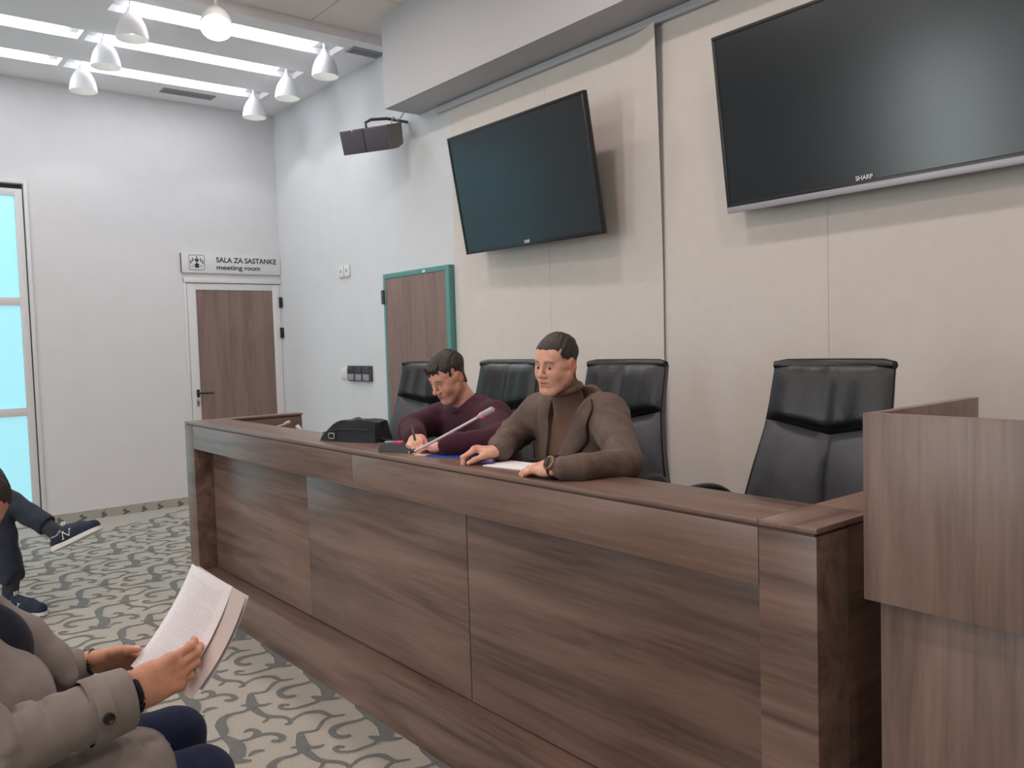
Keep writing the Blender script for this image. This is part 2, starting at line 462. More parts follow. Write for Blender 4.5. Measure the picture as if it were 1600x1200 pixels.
# carpet scrollwork: ribbons woven into the floor, lattice repeat
SCROLL = [
 ([(-.08,.027),(-.067,.059),(-.059,.085),(-.081,.108),(-.116,.145),(-.121,.181),(-.1,.222)], [.020,.014,.014,.014,.013,.012,.006]),
 ([(.064,-.015),(.1,-.013),(.145,-.008),(.176,.009),(.208,.036),(.24,.047),(.277,.04),(.274,.019)], [.03,.028,.022,.02,.018,.016,.016,.012]),
 ([(.178,-.004),(.197,-.023),(.202,-.037)], [.016,.012,.008]),
 ([(.262,.047),(.238,.099),(.244,.138),(.271,.167),(.325,.177),(.342,.195),(.352,.222)], [.012,.014,.02,.024,.018,.014,.006]),
 ([(.004,.004),(.037,.006),(.056,.018),(.063,.037),(.06,.056)], [.03,.022,.02,.016,.008]),
 ([(-.08,.03),(-.011,.005),(.06,-.019)], [.02,.038,.04]),
 ([(.004,-.042),(.016,-.02),(.039,-.008)], [.006,.02,.034]),
 ([(.038,-.01),(.053,-.026),(.06,-.06),(.052,-.101),(.07,-.137),(.118,-.162),(.176,-.173),(.214,-.188)], [.02,.014,.014,.018,.030,.040,.034,.02]),
 ([(.205,-.19),(.254,-.181),(.291,-.177),(.329,-.180),(.38,-.2),(.42,-.225)], [.016,.034,.046,.05,.052,.03]),
 ([(.278,-.177),(.295,-.137),(.294,-.103),(.295,-.08),(.311,-.049),(.348,-.031),(.373,-.034),(.384,-.051),(.365,-.071)], [.016,.013,.014,.016,.018,.022,.024,.022,.016]),
 ([(.296,-.104),(.271,-.085),(.24,-.086),(.224,-.099),(.233,-.118)], [.026,.026,.02,.016,.010]),
 ([(.418,-.174),(.401,-.151),(.404,-.135),(.414,-.119)], [.008,.018,.016,.006]),
 ([(.305,-.305),(.3,-.332),(.275,-.348),(.236,-.342),(.211,-.315),(.21,-.27),(.221,-.23),(.219,-.194)], [.014,.022,.024,.026,.026,.018,.014,.014]),
 ([(.361,-.262),(.39,-.249),(.427,-.218),(.451,-.18)], [.010,.034,.03,.008]),
 ([(.395,-.232),(.419,-.269),(.42,-.302),(.418,-.354),(.394,-.39),(.365,-.397),(.352,-.382),(.37,-.364)], [.024,.014,.012,.012,.014,.016,.016,.012]),
]
V1, V2, K0 = (.4562, 0.0), (-.244, .4635), (-3.165, 1.202)
def ribbon_cell(grow, z):
    V, F = [], []
    for si, (pts, ws) in enumerate(SCROLL):
        cl = spline([(p[0], p[1], 0) for p in pts], 5)
        n = len(cl); base = len(V)
        for i, p in enumerate(cl):
            t = i/(n-1)*(len(ws)-1); a = int(min(t, len(ws)-2)); wd = ws[a]+(ws[a+1]-ws[a])*(t-a)
            d = (cl[min(i+1, n-1)]-cl[max(i-1, 0)]).normalized()
            nn = Vector((-d.y, d.x, 0))*(wd*.55+grow)
            V += [(p.x+nn.x, p.y+nn.y, z+si*.00006), (p.x-nn.x, p.y-nn.y, z+si*.00006)]
        for i in range(n-1): F.append((base+2*i, base+2*i+1, base+2*i+3, base+2*i+2))
    return np.array(V), np.array(F)
def carpet_layer(name, grow, z, mat):
    V, F = ribbon_cell(grow, z); VS, FS, k = [], [], 0
    for i in range(-30, 30):
        for j in range(-14, 6):
            ox, oy = K0[0]+i*V1[0]+j*V2[0], K0[1]+i*V1[1]+j*V2[1]
            if not (XL+.15 < ox < .6 and -3.0 < oy < 3.0): continue
            v = V+np.array([ox, oy, 0])
            VS.append(v); FS.append(F+k*len(V)); k += 1
    v = np.concatenate(VS); f = np.concatenate(FS)
    v[:, 0] = np.clip(v[:, 0], XL+.013, XR); v[:, 1] = np.minimum(v[:, 1], YW-.01)
    me = bpy.data.meshes.new(name); me.from_pydata(v.tolist(), [], f.tolist())
    o = link(name, me, mat, floor); o['kind'] = 'stuff'; return o
carpet_layer('carpet_scrollwork_edge', .0045, .0005, M_['scroll_edge'])
carpet_layer('carpet_scrollwork', 0.0, .0022, M_['scroll'])
# scroll fragments on the carpet skirting
bm = bmesh.new()
for y, wd in ((1.36, .05), (1.52, .09), (1.70, .04), (1.86, .08), (2.02, .05), (2.15, .06), (2.32, .07)):
    cl = spline([(y, .0, 0), (y+wd*.5, .02, 0), (y+wd*.2, .045, 0), (y+wd, .074, 0)], 5)
    for a, c in zip(cl[:-1], cl[1:]):
        h = .012+.010*math.sin(a.y*80)
        bm.faces.new([bm.verts.new((XL+.0128, max(1.3, min(2.45, q[0])), q[1])) for q in ((a.x-h, a.y), (a.x+h, a.y), (c.x+h, c.y), (c.x-h, c.y))])
o = bm_obj('carpet_scrollwork', bm, M_['scroll'], bb, org=(0, 0, 0)); o['kind'] = 'stuff'
# ------------------------------------------------------------------ glazing in the left wall
g = thing('window_1', 'tall frosted cyan glazed door with white rails in the side wall', None, (XL, .54, 0), kind='structure')
bm = bmesh.new()
for a in ((XL-.11, XL+.012, wl_y1-.027, wl_y1, 0, wl_z1), (XL-.11, XL+.012, wl_y0, wl_y1-.027, wl_z1-.03, wl_z1), (XL-.11, XL+.012, wl_y0, wl_y0+.027, 0, wl_z1)): add_box(bm, *a, .003)
bm_obj('frame', bm, M_['white'], g, 40)
box('shadow_gap', XL-.09, XL-.06, wl_y0+.03, wl_y1-.027, 0.0, wl_z1-.03, M_['darkgrey'], g, bev=0)
bm = bmesh.new(); x0, x1 = XL-.055, XL-.008
st = [(wl_y1-.092, wl_y1-.036), (.52, .575), (wl_y0+.036, wl_y0+.092)]
for a, c in st: add_box(bm, x0, x1, a, c, .005, 2.715, .004)
for a, c in ((2.66, 2.715), (1.79, 1.855), (.905, .97), (.005, .10)):
    add_box(bm, x0+.002, x1-.002, wl_y0+.092, .52, a, c, .003); add_box(bm, x0+.002, x1-.002, .575, wl_y1-.092, a, c, .003)
bm_obj('leaf_frame', bm, M_['white'], g, 40)
for a, c in ((wl_y0+.092, .52), (.575, wl_y1-.092)):
    for z0, z1 in ((.10, .905), (.97, 1.79), (1.855, 2.66)):
        box('pane', XL-.036, XL-.028, a, c, z0, z1, M_['frost'], g, bev=0)
# ------------------------------------------------------------------ meeting room door
d = thing('door_1', 'brown laminate door in a white frame below the room sign', None, (XL, 2.93, 0), kind='structure')
y0, y1, zt = 2.466, 3.386, 2.04
bm = bmesh.new(); X0, X1 = XL, XL+.022
add_box(bm, X0, X1, y0, y0+.022, 0, zt, .002); add_box(bm, X0, X1, y1-.014, y1, 0, zt, .002); add_box(bm, X0, X1+.006, y0, y1, 1.998, zt, .003)
bm_obj('frame', bm, M_['white'], d, 40)
bm = bmesh.new()
add_box(bm, X0, X1-.004, y0+.026, 2.571, .01, 1.992, .002); add_box(bm, X0, X1-.004, 3.292, y1-.018, .01, 1.992, .002)
add_box(bm, X0, X1-.004, 2.571, 3.292, 1.934, 1.992, .002); add_box(bm, X0, X1-.004, 2.571, 3.292, .01, .12, .002)
bm_obj('leaf_frame', bm, M_['white'], d, 40)
box('door_panel', X0, X1-.009, 2.571, 3.292, .12, 1.934, M_['doorV'], d, bev=0)
box('dark_joint', X0, X1-.012, y0+.02, y1-.01, .005, 1.999, M_['darkgrey'], d, bev=0)
h = box('handle_plate', X1-.004, X1+.004, 2.535, 2.562, .965, 1.035, M_['black'], d, bev=.003)
tube('lever', [(X1, 2.548, 1.003), (X1+.045, 2.548, 1.003), (X1+.05, 2.56, 1.003), (X1+.05, 2.67, 1.0)], [.009, .009, .010, .008], M_['black'], h)
k = box('keyhole_plate', X1-.004, X1+.003, 2.532, 2.556, .885, .945, M_['metal'], d, bev=.003)
lathe('lock_cylinder', [(0, .006), (.009, .006), (.009, 0), (0, 0)], M_['steel'], k, 16, basis((0, 1, 0), (0, 0, 1), (1, 0, 0), (X1+.003, 2.544, .915)))
for z in (.3, 1.534, 1.824): box('hinge', X1-.004, X1+.016, 3.352, 3.382, z-.05, z+.05, M_['black'], d, bev=.004)

# ------------------------------------------------------------------ room sign
s = thing('room_sign', 'white sign plate with pictogram above the meeting room door', 'sign', (XL, 2.93, 2.17))
box('plate', XL+.002, XL+.024, 2.457, 3.382, 2.085, 2.262, M_['white'], s, bev=.003)
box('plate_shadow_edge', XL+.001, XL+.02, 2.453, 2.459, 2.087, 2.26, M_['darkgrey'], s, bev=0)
XF = XL+.0242
TM = lambda y, z: basis((0, 1, 0), (0, 0, 1), (1, 0, 0), (XF, y, z))
lettering('sign_lettering', 'SALA ZA SASTANKE', .066, TM(2.765, 2.186), M_['ink'], s, .0016, .575)
lettering('sign_lettering', 'meeting', .060, TM(2.765, 2.121), M_['ink'], s, .0014, .242)
lettering('sign_lettering', 'room', .060, TM(3.027, 2.121), M_['ink'], s, .0014, .148)
bm = bmesh.new()
def rrect(cx, cy, w_, h_, r_, n=6):
    out = []
    for sx, sy, a0 in ((1, -1, -90), (1, 1, 0), (-1, 1, 90), (-1, -1, 180)):
        for i in range(n+1):
            a = R(a0+90*i/n); out.append((cx+sx*(w_/2-r_)+r_*math.cos(a), cy+sy*(h_/2-r_)+r_*math.sin(a)))
    return out
pc = (2.591, 2.178)
o1, o2 = rrect(*pc, .142, .136, .016), rrect(*pc, .134, .128, .013)
for i in range(len(o1)):
    j = (i+1) % len(o1)
    bm.faces.new([bm.verts.new((XF+.0006, p[0], p[1])) for p in (o1[i], o1[j], o2[j], o2[i])])
def blob(cx, cy, rx, ry, n=12):
    bm.faces.new([bm.verts.new((XF+.0006, pc[0]+cx+rx*math.cos(2*math.pi*k/n), pc[1]+cy+ry*math.sin(2*math.pi*k/n))) for k in range(n)])
def quad(pts): bm.faces.new([bm.verts.new((XF+.0006, pc[0]+a, pc[1]+c)) for a, c in pts])
blob(0, .047, .007, .008); quad([(-.018, .034), (.018, .034), (.014, .008), (-.014, .008)]); quad([(-.004, .008), (.004, .008), (.003, -.012), (-.003, -.012)])
for sx in (-1, 1):
    for cx, cy in ((.034, .026), (.052, .008)):
        blob(sx*cx, cy+.008, .006, .006); quad([(sx*(cx-.009), cy), (sx*(cx+.007), cy), (sx*(cx+.006), cy-.022), (sx*(cx-.002), cy-.014)])
    quad([(sx*.012, -.012), (sx*.052, -.034), (sx*.052, -.037), (sx*.012, -.015)])
blob(0, -.014, .015, .008); quad([(-.018, -.016), (.018, -.016), (.018, -.048), (-.018, -.048)])
quad([(-.052, -.036), (-.02, -.036), (-.02, -.038), (-.052, -.038)]); quad([(.02, -.036), (.052, -.036), (.052, -.038), (.02, -.038)])
bm_obj('pictogram', bm, M_['ink'], s)

# ------------------------------------------------------------------ teal framed door in the screen wall
d = thing('door_2', 'brown laminate door in a teal frame behind the seated men', None, (-5.2, YW, 0), kind='structure')
a, c, zt = -5.65, -4.763, 1.931
bm = bmesh.new()
add_box(bm, a, a+.03, YW-.05, YW, 0, zt, .002); add_box(bm, c-.045, c, YW-.05, YW, 0, zt, .002); add_box(bm, a+.03, c-.045, YW-.05, YW, zt-.036, zt, .002)
bm_obj('frame', bm, M_['teal'], d, 40)
box('door_leaf', a+.03, c-.05, YW-.047, YW-.005, .01, zt-.038, M_['doorV'], d, bev=.001)
box('dark_joint', c-.052, c-.044, YW-.044, YW-.004, .01, zt-.036, M_['darkgrey'], d, bev=0)
for z in (.3, 1.756): box('hinge', a-.012, a+.02, YW-.065, YW-.048, z-.055, z+.055, M_['steel'], d, bev=.003)
box('sticker', -5.09, -5.055, YW-.053, YW-.05, zt-.03, zt-.012, M_['offwhite'], d, bev=0)

# ------------------------------------------------------------------ small things on the screen wall
for i, x in enumerate((-6.396, -6.295)):
    t = thing('wall_socket', ('small white data socket high on the wall, nearer the corner', 'small white data socket high on the wall, nearer the teal door')[i], 'socket', (x, YW, 2.016), 'data sockets high on the wall')
    box('plate', x-.042, x+.042, YW-.016, YW-.001, 1.968, 2.066, M_['offwhite'], t, bev=.004)
    box('port', x-.011, x+.011, YW-.018, YW-.015, 2.005, 2.03, M_['grey'], t, bev=.001)
t = thing('light_switch', 'white single light switch beside the dark socket block', 'switch', (-6.42, YW, 1.15))
box('plate', -6.467, -6.375, YW-.014, YW-.001, 1.108, 1.198, M_['offwhite'], t, bev=.004); box('rocker', -6.447, -6.395, YW-.02, YW-.013, 1.125, 1.18, M_['white'], t, bev=.003)
t = thing('socket_block', 'dark grey block of six socket modules between switch and teal door', 'socket', (-6.13, YW, 1.156))
box('plate', -6.335, -5.945, YW-.022, YW-.001, 1.094, 1.222, M_['darkgrey'], t, bev=.004)
for i in range(3):
    for j in range(2):
        x = -6.268+i*.128; z = 1.127+j*.062
        q = box('module', x-.050, x+.046, YW-.030, YW-.021, z-.025, z+.026, M_['grey'] if j == 0 else M_['steel'], t, bev=.003)

# ------------------------------------------------------------------ televisions
def tv(label, c, w_, h_, yaw, tilt, roll, silver, brand, width):
    rx = Vector((math.cos(yaw), math.sin(yaw), 0)); n0 = Vector((math.sin(yaw), -math.cos(yaw), 0))
    up = Vector((0, 0, 1))*math.cos(tilt)+n0*math.sin(tilt)
    x = rx*math.cos(roll)+up*math.sin(roll); y = -rx*math.sin(roll)+up*math.cos(roll); n = x.cross(y)
    t = thing('television', label, 'television', c, 'screens on the front wall')
    M = basis(x, y, n, c)
    b_ = .017
    bm = bmesh.new()
    add_box(bm, -w_/2, w_/2, h_/2-b_, h_/2, -.028, .004, .004, M=M); add_box(bm, -w_/2, -w_/2+b_, -h_/2, h_/2-b_, -.028, .004, .004, M=M); add_box(bm, w_/2-b_, w_/2, -h_/2, h_/2-b_, -.028, .004, .004, M=M)
    add_box(bm, -w_/2+b_, w_/2-b_, -h_/2, -h_/2+.026, -.028, .004, .004, M=M)
    bm_obj('bezel', bm, M_['bezel'], t, 40)
    box('screen', -w_/2+b_-.002, w_/2-b_+.002, -h_/2+.024, h_/2-b_+.002, -.02, 0, M_['screen'], t, bev=0, M=M)
    bm = bmesh.new(); add_box(bm, -w_/2+.02, w_/2-.02, -h_/2+.02, h_/2-.02, -.045, -.026, .006, M=M); add_box(bm, -w_*.3, w_*.3, -h_*.35, h_*.2, -.075, -.044, .02, M=M)
    bm_obj('back_shell', bm, M_['black'], t, 40)
    if silver: box('silver_bar', -w_/2, w_/2, -h_/2-.016, -h_/2+.012, -.026, .007, M_['silver'], t, bev=.004, M=M)
    T = Matrix.Translation((-width/2, -h_/2+(.028 if silver else .016), .0045))
    lettering('brand_lettering', brand, .026, M @ T, M_['offwhite'], t, .0005, width)
    # wall bracket
    cc = Vector(c)-n*.06
    bm = bmesh.new()
    add_box(bm, cc.x-.16, cc.x+.16, YW-.022, YW-.0066, cc.z-.16, cc.z+.16, .003)
    for sx in (-.13, .13):
        add_tube(bm, [(cc.x+sx, YW-.015, cc.z+.1), Vector(c)-n*.072+x*sx+y*.12], .014, 8); add_tube(bm, [(cc.x+sx, YW-.015, cc.z-.1), Vector(c)-n*.072+x*sx-y*.15], .014, 8)
    bm_obj('wall_bracket', bm, M_['black'], t, 40)
    return t
tv('dark flat television hung tilted above the seated men, nearer the teal door', (-3.755, 3.144, 2.310), 1.27, .737, R(-1.64), R(10.2), R(-.7), False, 'SHARP', .05)
tb, tt = Vector((-2.398, 3.275, 1.966)), Vector((-2.392, 3.178, 2.735))
hh = (tt-tb).length; up = (tt-tb).normalized(); W2 = 1.33
cc = (tb+tt)/2+Vector((W2/2, 0, 0.004))
tv('large flat television with silver bottom edge, above the empty chair', cc, W2, hh, R(.4), math.asin(-up.y), R(.35), True, 'SHARP', .072)

# ------------------------------------------------------------------ loudspeaker
yw, tl, rl = R(25), R(17.3), R(-.6)
rx = Vector((math.cos(yw), math.sin(yw), 0)); n0 = Vector((math.sin(yw), -math.cos(yw), 0)); up = Vector((0, 0, 1))*math.cos(tl)+n0*math.sin(tl)
x = rx*math.cos(rl)+up*math.sin(rl); y = -rx*math.sin(rl)+up*math.cos(rl); n = x.cross(y)
C0 = Vector((-5.341, 3.05, 2.856)); M = basis(x, y, n, C0); sw, sh = .409, .168
M_['spk_side'] = plain('speaker_shell', (112, 108, 103), .6, noise=.05)
M_['spk_front'] = plain('speaker_grille', (74, 68, 80), .6, noise=.08, nscale=200, bump=.3, bscale=900)
t = thing('wall_speaker', 'dark wall loudspeaker tilted on a bracket beside the soffit end', 'speaker', C0)
bm = bmesh.new(); F_ = [(-sw/2, -sh/2), (sw/2, -sh/2), (sw/2, sh/2), (-sw/2, sh/2)]; B_ = [(-sw/2+.02, -sh/2+.02), (sw/2-.02, -sh/2+.02), (sw/2-.004, sh/2), (-sw/2+.004, sh/2)]
f_ = [bm.verts.new(M @ Vector((a, c, 0))) for a, c in F_]; m_ = [bm.verts.new(M @ Vector((a, c, -.10))) for a, c in F_]; b_ = [bm.verts.new(M @ Vector((a, c, -.21))) for a, c in B_]
for p, q in ((f_, m_), (m_, b_)):
    for i in range(4): bm.faces.new((p[i], p[(i+1) % 4], q[(i+1) % 4], q[i]))
bm.faces.new(f_); bm.faces.new(b_); bmesh.ops.recalc_face_normals(bm, faces=bm.faces)
bm_obj('cabinet', bm, M_['spk_side'], t)
for a, c in ((-sw/2+.006, -.006), (.006, sw/2-.006)): box('grille', a, c, -sh/2+.006, sh/2-.006, -.004, .006, M_['spk_front'], t, bev=.003, M=M)
box('grille_rib', -.006, .006, -sh/2+.004, sh/2-.004, -.004, .005, M_['black'], t, bev=.001, M=M)
for a, mt in ((-.09, 'offwhite'), (.09, 'red')): box('top_highlight', a-.004, a+.004, sh/2-.012, sh/2+.004, .004, .009, M_[mt], t, bev=.001, M=M)  # white and red highlights of the top edge, put in as small boxes
P = lambda a, c, e: M @ Vector((a, c, e))
tube('bracket', [P(0, sh/2-.002, -.05), P(0, sh/2+.035, -.05), P(.03, sh/2+.05, -.08), P(.10, sh/2+.04, -.18), (P(.12, sh/2+.03, -.2).x, YW, P(.12, sh/2+.03, -.2).z)], .011, M_['steel'], t, 10)
q = P(.15, sh/2, -.15)
tube('speaker_cable', spline([q, q+Vector((0, .02, .05)), (q.x+.05, 3.25, ZS-.04), (q.x+.08, 3.28, ZS+.01)], 5), .004, M_['grey'], t, 6)

# ------------------------------------------------------------------ ceiling lights
sn = ['second trough from the wall', 'trough beside the tiled field', 'trough along the white wall']
for a, c, seg in strips:
    nm = 'trough beside the tiled field' if a > -6 else ('middle trough' if a > -7 else 'trough nearest the white side wall')
    for y0, y1 in seg:
        where = 'end towards the screens' if y0 > 1 else 'end towards the audience'
        t = thing('strip_light', 'bright white strip light in the %s, %s' % (nm, where), 'light', ((a+c)/2, (y0+y1)/2, ZC), 'ceiling strip lights')
        e0, e1 = (.13, .20) if y0 > 1 else (.05, .10)
        box('diffuser', a+.004, c-.004, y0+e0, y1-e1, ZC+.004, ZC+.045, M_['strip'], t, bev=0)
        box('end_plate', a+.002, c-.002, y0+.002, y0+e0, ZC+.045, ZC+.055, M_['white'], t, bev=0)
        box('end_plate', a+.002, c-.002, y1-e1, y1-.002, ZC+.045, ZC+.055, M_['white'], t, bev=0)
M_['bell'] = plain('bell_white', (222, 224, 226), .35)
def bell(name, label, x, y, zb, ztop, hot=False, lean=(0, 0)):
    t = thing(name, label, 'lamp', (x, y, ztop), 'bell lamps under the ceiling')
    Mx = Matrix.Translation((x, y, zb)) @ Matrix.Rotation(lean[0], 4, 'X') @ Matrix.Rotation(lean[1], 4, 'Y')
    prof = [(.099, 0), (.0985, .02), (.094, .05), (.083, .09), (.066, .125), (.044, .155), (.028, .172), (.024, .19), (.020, .20), (0, .20)]
    inner = [(r_-.003, z_+.0) for r_, z_ in prof[:6]]+[(0, .150)]
    bm = bmesh.new(); add_lathe(bm, list(reversed(inner))+prof, 28, Mx); bmesh.ops.recalc_face_normals(bm, faces=bm.faces)
    bm_obj('bell_shade', bm, M_['bell'], t, 50)
    lathe('bulb', [(0, .03), (.02, .036), (.03, .06), (.028, .08), (.016, .11), (.014, .14)], M_['hot' if hot else 'bulb'], t, 16, Mx)
    p0 = Mx @ Vector((0, 0, .195))
    tube('stem', [p0, p0+Vector((0, 0, .02)), (x, y, ztop)], .011, M_['bell'], t, 10)
    L = bpy.data.lights.new('spot', 'SPOT'); L.energy = SPOT_W*(1.6 if hot else 1); L.spot_size = R(112); L.spot_blend = .35; L.shadow_soft_size = .02; L.color = (1, .97, .93)
    lo = bpy.data.objects.new('lamp_light', L); COL.objects.link(lo); lo.parent = t; lo.location = Vector((0, 0, zb+.02-ztop))
    return t
row = {-5.745: 'trough beside the tiled field', -6.41: 'middle trough', -7.09: 'trough nearest the white wall'}
for x in row:
    bell('bell_lamp', 'white bell lamp by the screen wall end of the %s' % row[x], x, 2.967, 3.395, ZC+.0445)
    bell('bell_lamp', 'white bell lamp farther from the screen wall, %s' % row[x], x, 1.612, 3.40, ZC+.0445)
bell('bell_lamp', 'glaring lit bell lamp hung in front of the short trough', -5.22, 1.965, 3.385, ZT, True, (R(-14), R(-30)))
for x0, x1, y0, y1, lb in ((-7.44, -7.31, 2.28, 2.72, 'long grey air vent in the ceiling by the white side wall'), (-5.69, -5.56, 3.11, 3.375, 'short grey air vent in the ceiling corner beside the soffit')):
    t = thing('air_vent', lb, 'vent', ((x0+x1)/2, (y0+y1)/2, ZC), 'ceiling air vents')
    bm = bmesh.new()
    for q in ((x0, x1, y0, y0+.015), (x0, x1, y1-.015, y1), (x0, x0+.015, y0+.015, y1-.015), (x1-.015, x1, y0+.015, y1-.015)): add_box(bm, *q, ZC-.008, ZC, .002)
    bm_obj('frame', bm, M_['grey'], t, 40)
    box('backing', x0+.01, x1-.01, y0+.01, y1-.01, ZC-.003, ZC-.0005, M_['darkgrey'], t, bev=0)
    for i in range(5):
        xx = x0+.022+(x1-x0-.044)*i/4
        box('slat', xx-.006, xx+.006, y0+.015, y1-.015, ZC-.007, ZC-.004, M_['grey'], t, bev=0)
# recessed downlights over the audience, in the tile field behind the frame's edge
ROWS = ['first', 'second', 'third', 'fourth']
for ix, x in enumerate((-4.55, -2.75, -.95, 0.85)):
    for iy, y in enumerate((1.95, .2, -1.5, -3.5)):
        t = thing('downlight', 'round recessed downlight, %s row from the screen wall, %s from the white ceiling field' % (ROWS[iy], ROWS[ix]), 'light', (x, y, ZT), 'recessed downlights over the audience')
        lathe('trim_ring', [(.085, 0), (.11, -.004), (.115, 0)], M_['white'], t, 24, Matrix.Translation((x, y, ZT)))
        lathe('lens', [(0, -.002), (.085, -.002), (.085, 0)], M_['down'], t, 24, Matrix.Translation((x, y, ZT)))
# ------------------------------------------------------------------ long council desk
DX0, DX1, DY0, DY1, DZ = -4.723, -.895, 1.494, 2.15, 1.0
dk = thing('council_desk', 'long brown laminate council desk with recessed front panels', 'desk', (-2.81, 1.82, 0))
fw = .134
def b(name, *a, mat='deskH', bev=.0015, parent=dk): return box(name, *a, M_[mat], parent, bev=bev)
b('plinth', DX0, DX1, DY0, DY0+.12, 0, .188)
b('front_stile', DX0, DX0+fw, DY0, DY0+.12, .188, .982); b('front_stile', DX1-fw, DX1, DY0, DY0+.12, .188, .982)
b('top_rail', DX0+fw, -2.808, DY0, DY0+.12, .857, .982); b('top_rail', -2.807, DX1-fw-.0015, DY0, DY0+.12, .857, .982)
b('front_panel', DX0+fw, -3.42, DY0+.1, DY0+.118, .192, .857); b('front_panel', -3.419, -2.224, DY0+.1, DY0+.118, .192, .857); b('front_panel', -2.220, DX1-fw, DY0+.1, DY0+.118, .192, .857)
box('shadow_joint', DX0+.004, DX1-.006, DY0+.004, DY0+.21, .982, .988, M_['groove'], dk, bev=0)
b('rim_board', DX0, DX1-fw-.001, DY0-.002, DY0+.215, .988, DZ, bev=.002); b('rim_board', DX1-fw, DX1+.002, DY0-.002, DY0+.215, .988, DZ, mat='deskY', bev=.002)
for x0, x1 in ((DX0, DX0+.10), (DX1-fw, DX1+.002)):
    b('rim_board', x0, x1, DY0+.216, DY1, .988, DZ, mat='deskY', bev=.002)
    b('side_panel', x0+.004, x1-.006, DY0+.126, DY1-.004, 0, .982, mat='deskY')
    box('shadow_joint', x0+.006, x1-.008, DY0+.2, DY1-.006, .982, .988, M_['groove'], dk, bev=0)
b('modesty_back', DX0+.12, DX1-fw-.02, DY0+.195, DY0+.213, .2, .987); b('worktop', DX0+.11, DX1-fw-.002, DY0+.214, DY0+.34, .84, .87)
pf = struct('dais_floor', DX0+.11, DX1-fw-.01, DY0+.36, YW-.012, 0, .15, M_['carpet']); tag(pf, 'low carpeted platform behind the desk')
box('dais_front', DX0+.11, DX1-fw-.01, DY0+.22, DY0+.36, 0, .15, M_['carpet'], pf, bev=0)

# ------------------------------------------------------------------ lectern
LX0, LX1, LY0, LY1 = -.823, -.10, 1.542, 2.02
lc = thing('lectern', 'brown laminate lectern with a wider top box beside the desk', 'lectern', (-.46, 1.78, 0))
b('front_board', LX0, LX1, LY0, LY0+.022, .864, 1.23, mat='deskV', parent=lc); b('side_board', LX0, LX0+.022, LY0+.0225, LY1, .864, 1.23, mat='deskV', parent=lc); b('side_board', LX1-.022, LX1, LY0+.0225, LY1, .864, 1.23, mat='deskV', parent=lc)
b('reading_shelf', LX0+.023, LX1-.023, LY0+.023, LY1, 1.10, 1.125, mat='deskV', parent=lc); b('box_floor', LX0+.023, LX1-.023, LY0+.023, LY1, .866, .886, mat='deskV', parent=lc)
b('base_front', LX0+.016, LX1-.016, LY0+.034, LY0+.056, 0, .866, mat='deskV', parent=lc); b('base_side', LX0+.016, LX0+.038, LY0+.057, LY1-.02, 0, .866, mat='deskV', parent=lc); b('base_side', LX1-.038, LX1-.016, LY0+.057, LY1-.02, 0, .866, mat='deskV', parent=lc)
b('base_shelf', LX0+.039, LX1-.039, LY0+.057, LY1-.02, .4, .42, mat='deskV', parent=lc)

# ------------------------------------------------------------------ executive chairs
def lerp_tab(tab, z):
    for (a, va), (c, vc) in zip(tab[:-1], tab[1:]):
        if z <= c: return va+(vc-va)*max(0, (z-a))/(c-a)
    return tab[-1][1]
HW = [(.42, .225), (.55, .265), (.68, .268), (.80, .240), (.93, .212), (1.0, .205), (1.13, .200)]
YBK = [(.42, .190), (.55, .215), (.68, .232), (.80, .250), (.95, .285), (1.05, .31), (1.13, .33)]
def back_pt(u, z, off=0.0):
    hw = lerp_tab(HW, z); y = lerp_tab(YBK, z)-.035*u*u
    return Vector((u*hw, y-off, z))
def pad(bm, ulo, uhi, zlo, zhi, thick, nu=10, nv=12, fold=0.0, seed=0, crease=0.0):
    """puffed cushion on the back surface; zlo / zhi are functions of u"""
    F, B = [], []
    for j in range(nv+1):
        rf, rb = [], []
        for i in range(nu+1):
            s, t_ = i/nu, j/nv; u = ulo+(uhi-ulo)*s; z = zlo(u)+(zhi(u)-zlo(u))*t_
            e = (1-abs(2*s-1)**5)*(1-abs(2*t_-1)**6)
            o = .004+thick*e
            if fold: o += fold*e*math.sin(9*u+5*z+seed)*math.sin(13*z-7*u+seed)
            if crease: o -= crease*math.exp(-(u/.05)**2)*e
            rf.append(bm.verts.new(back_pt(u, z, o))); rb.append(bm.verts.new(back_pt(u, z, -.004)))
        F.append(rf); B.append(rb)
    for j in range(nv):
        for i in range(nu):
            bm.faces.new((F[j][i], F[j][i+1], F[j+1][i+1], F[j+1][i])); bm.faces.new((B[j][i], B[j+1][i], B[j+1][i+1], B[j][i+1]))
    for j in range(nv):
        bm.faces.new((F[j][0], F[j+1][0], B[j+1][0], B[j][0])); bm.faces.new((F[j][nu], B[j][nu], B[j+1][nu], F[j+1][nu]))
    for i in range(nu):
        bm.faces.new((F[0][i], B[0][i], B[0][i+1], F[0][i+1])); bm.faces.new((F[nv][i], F[nv][i+1], B[nv][i+1], B[nv][i]))
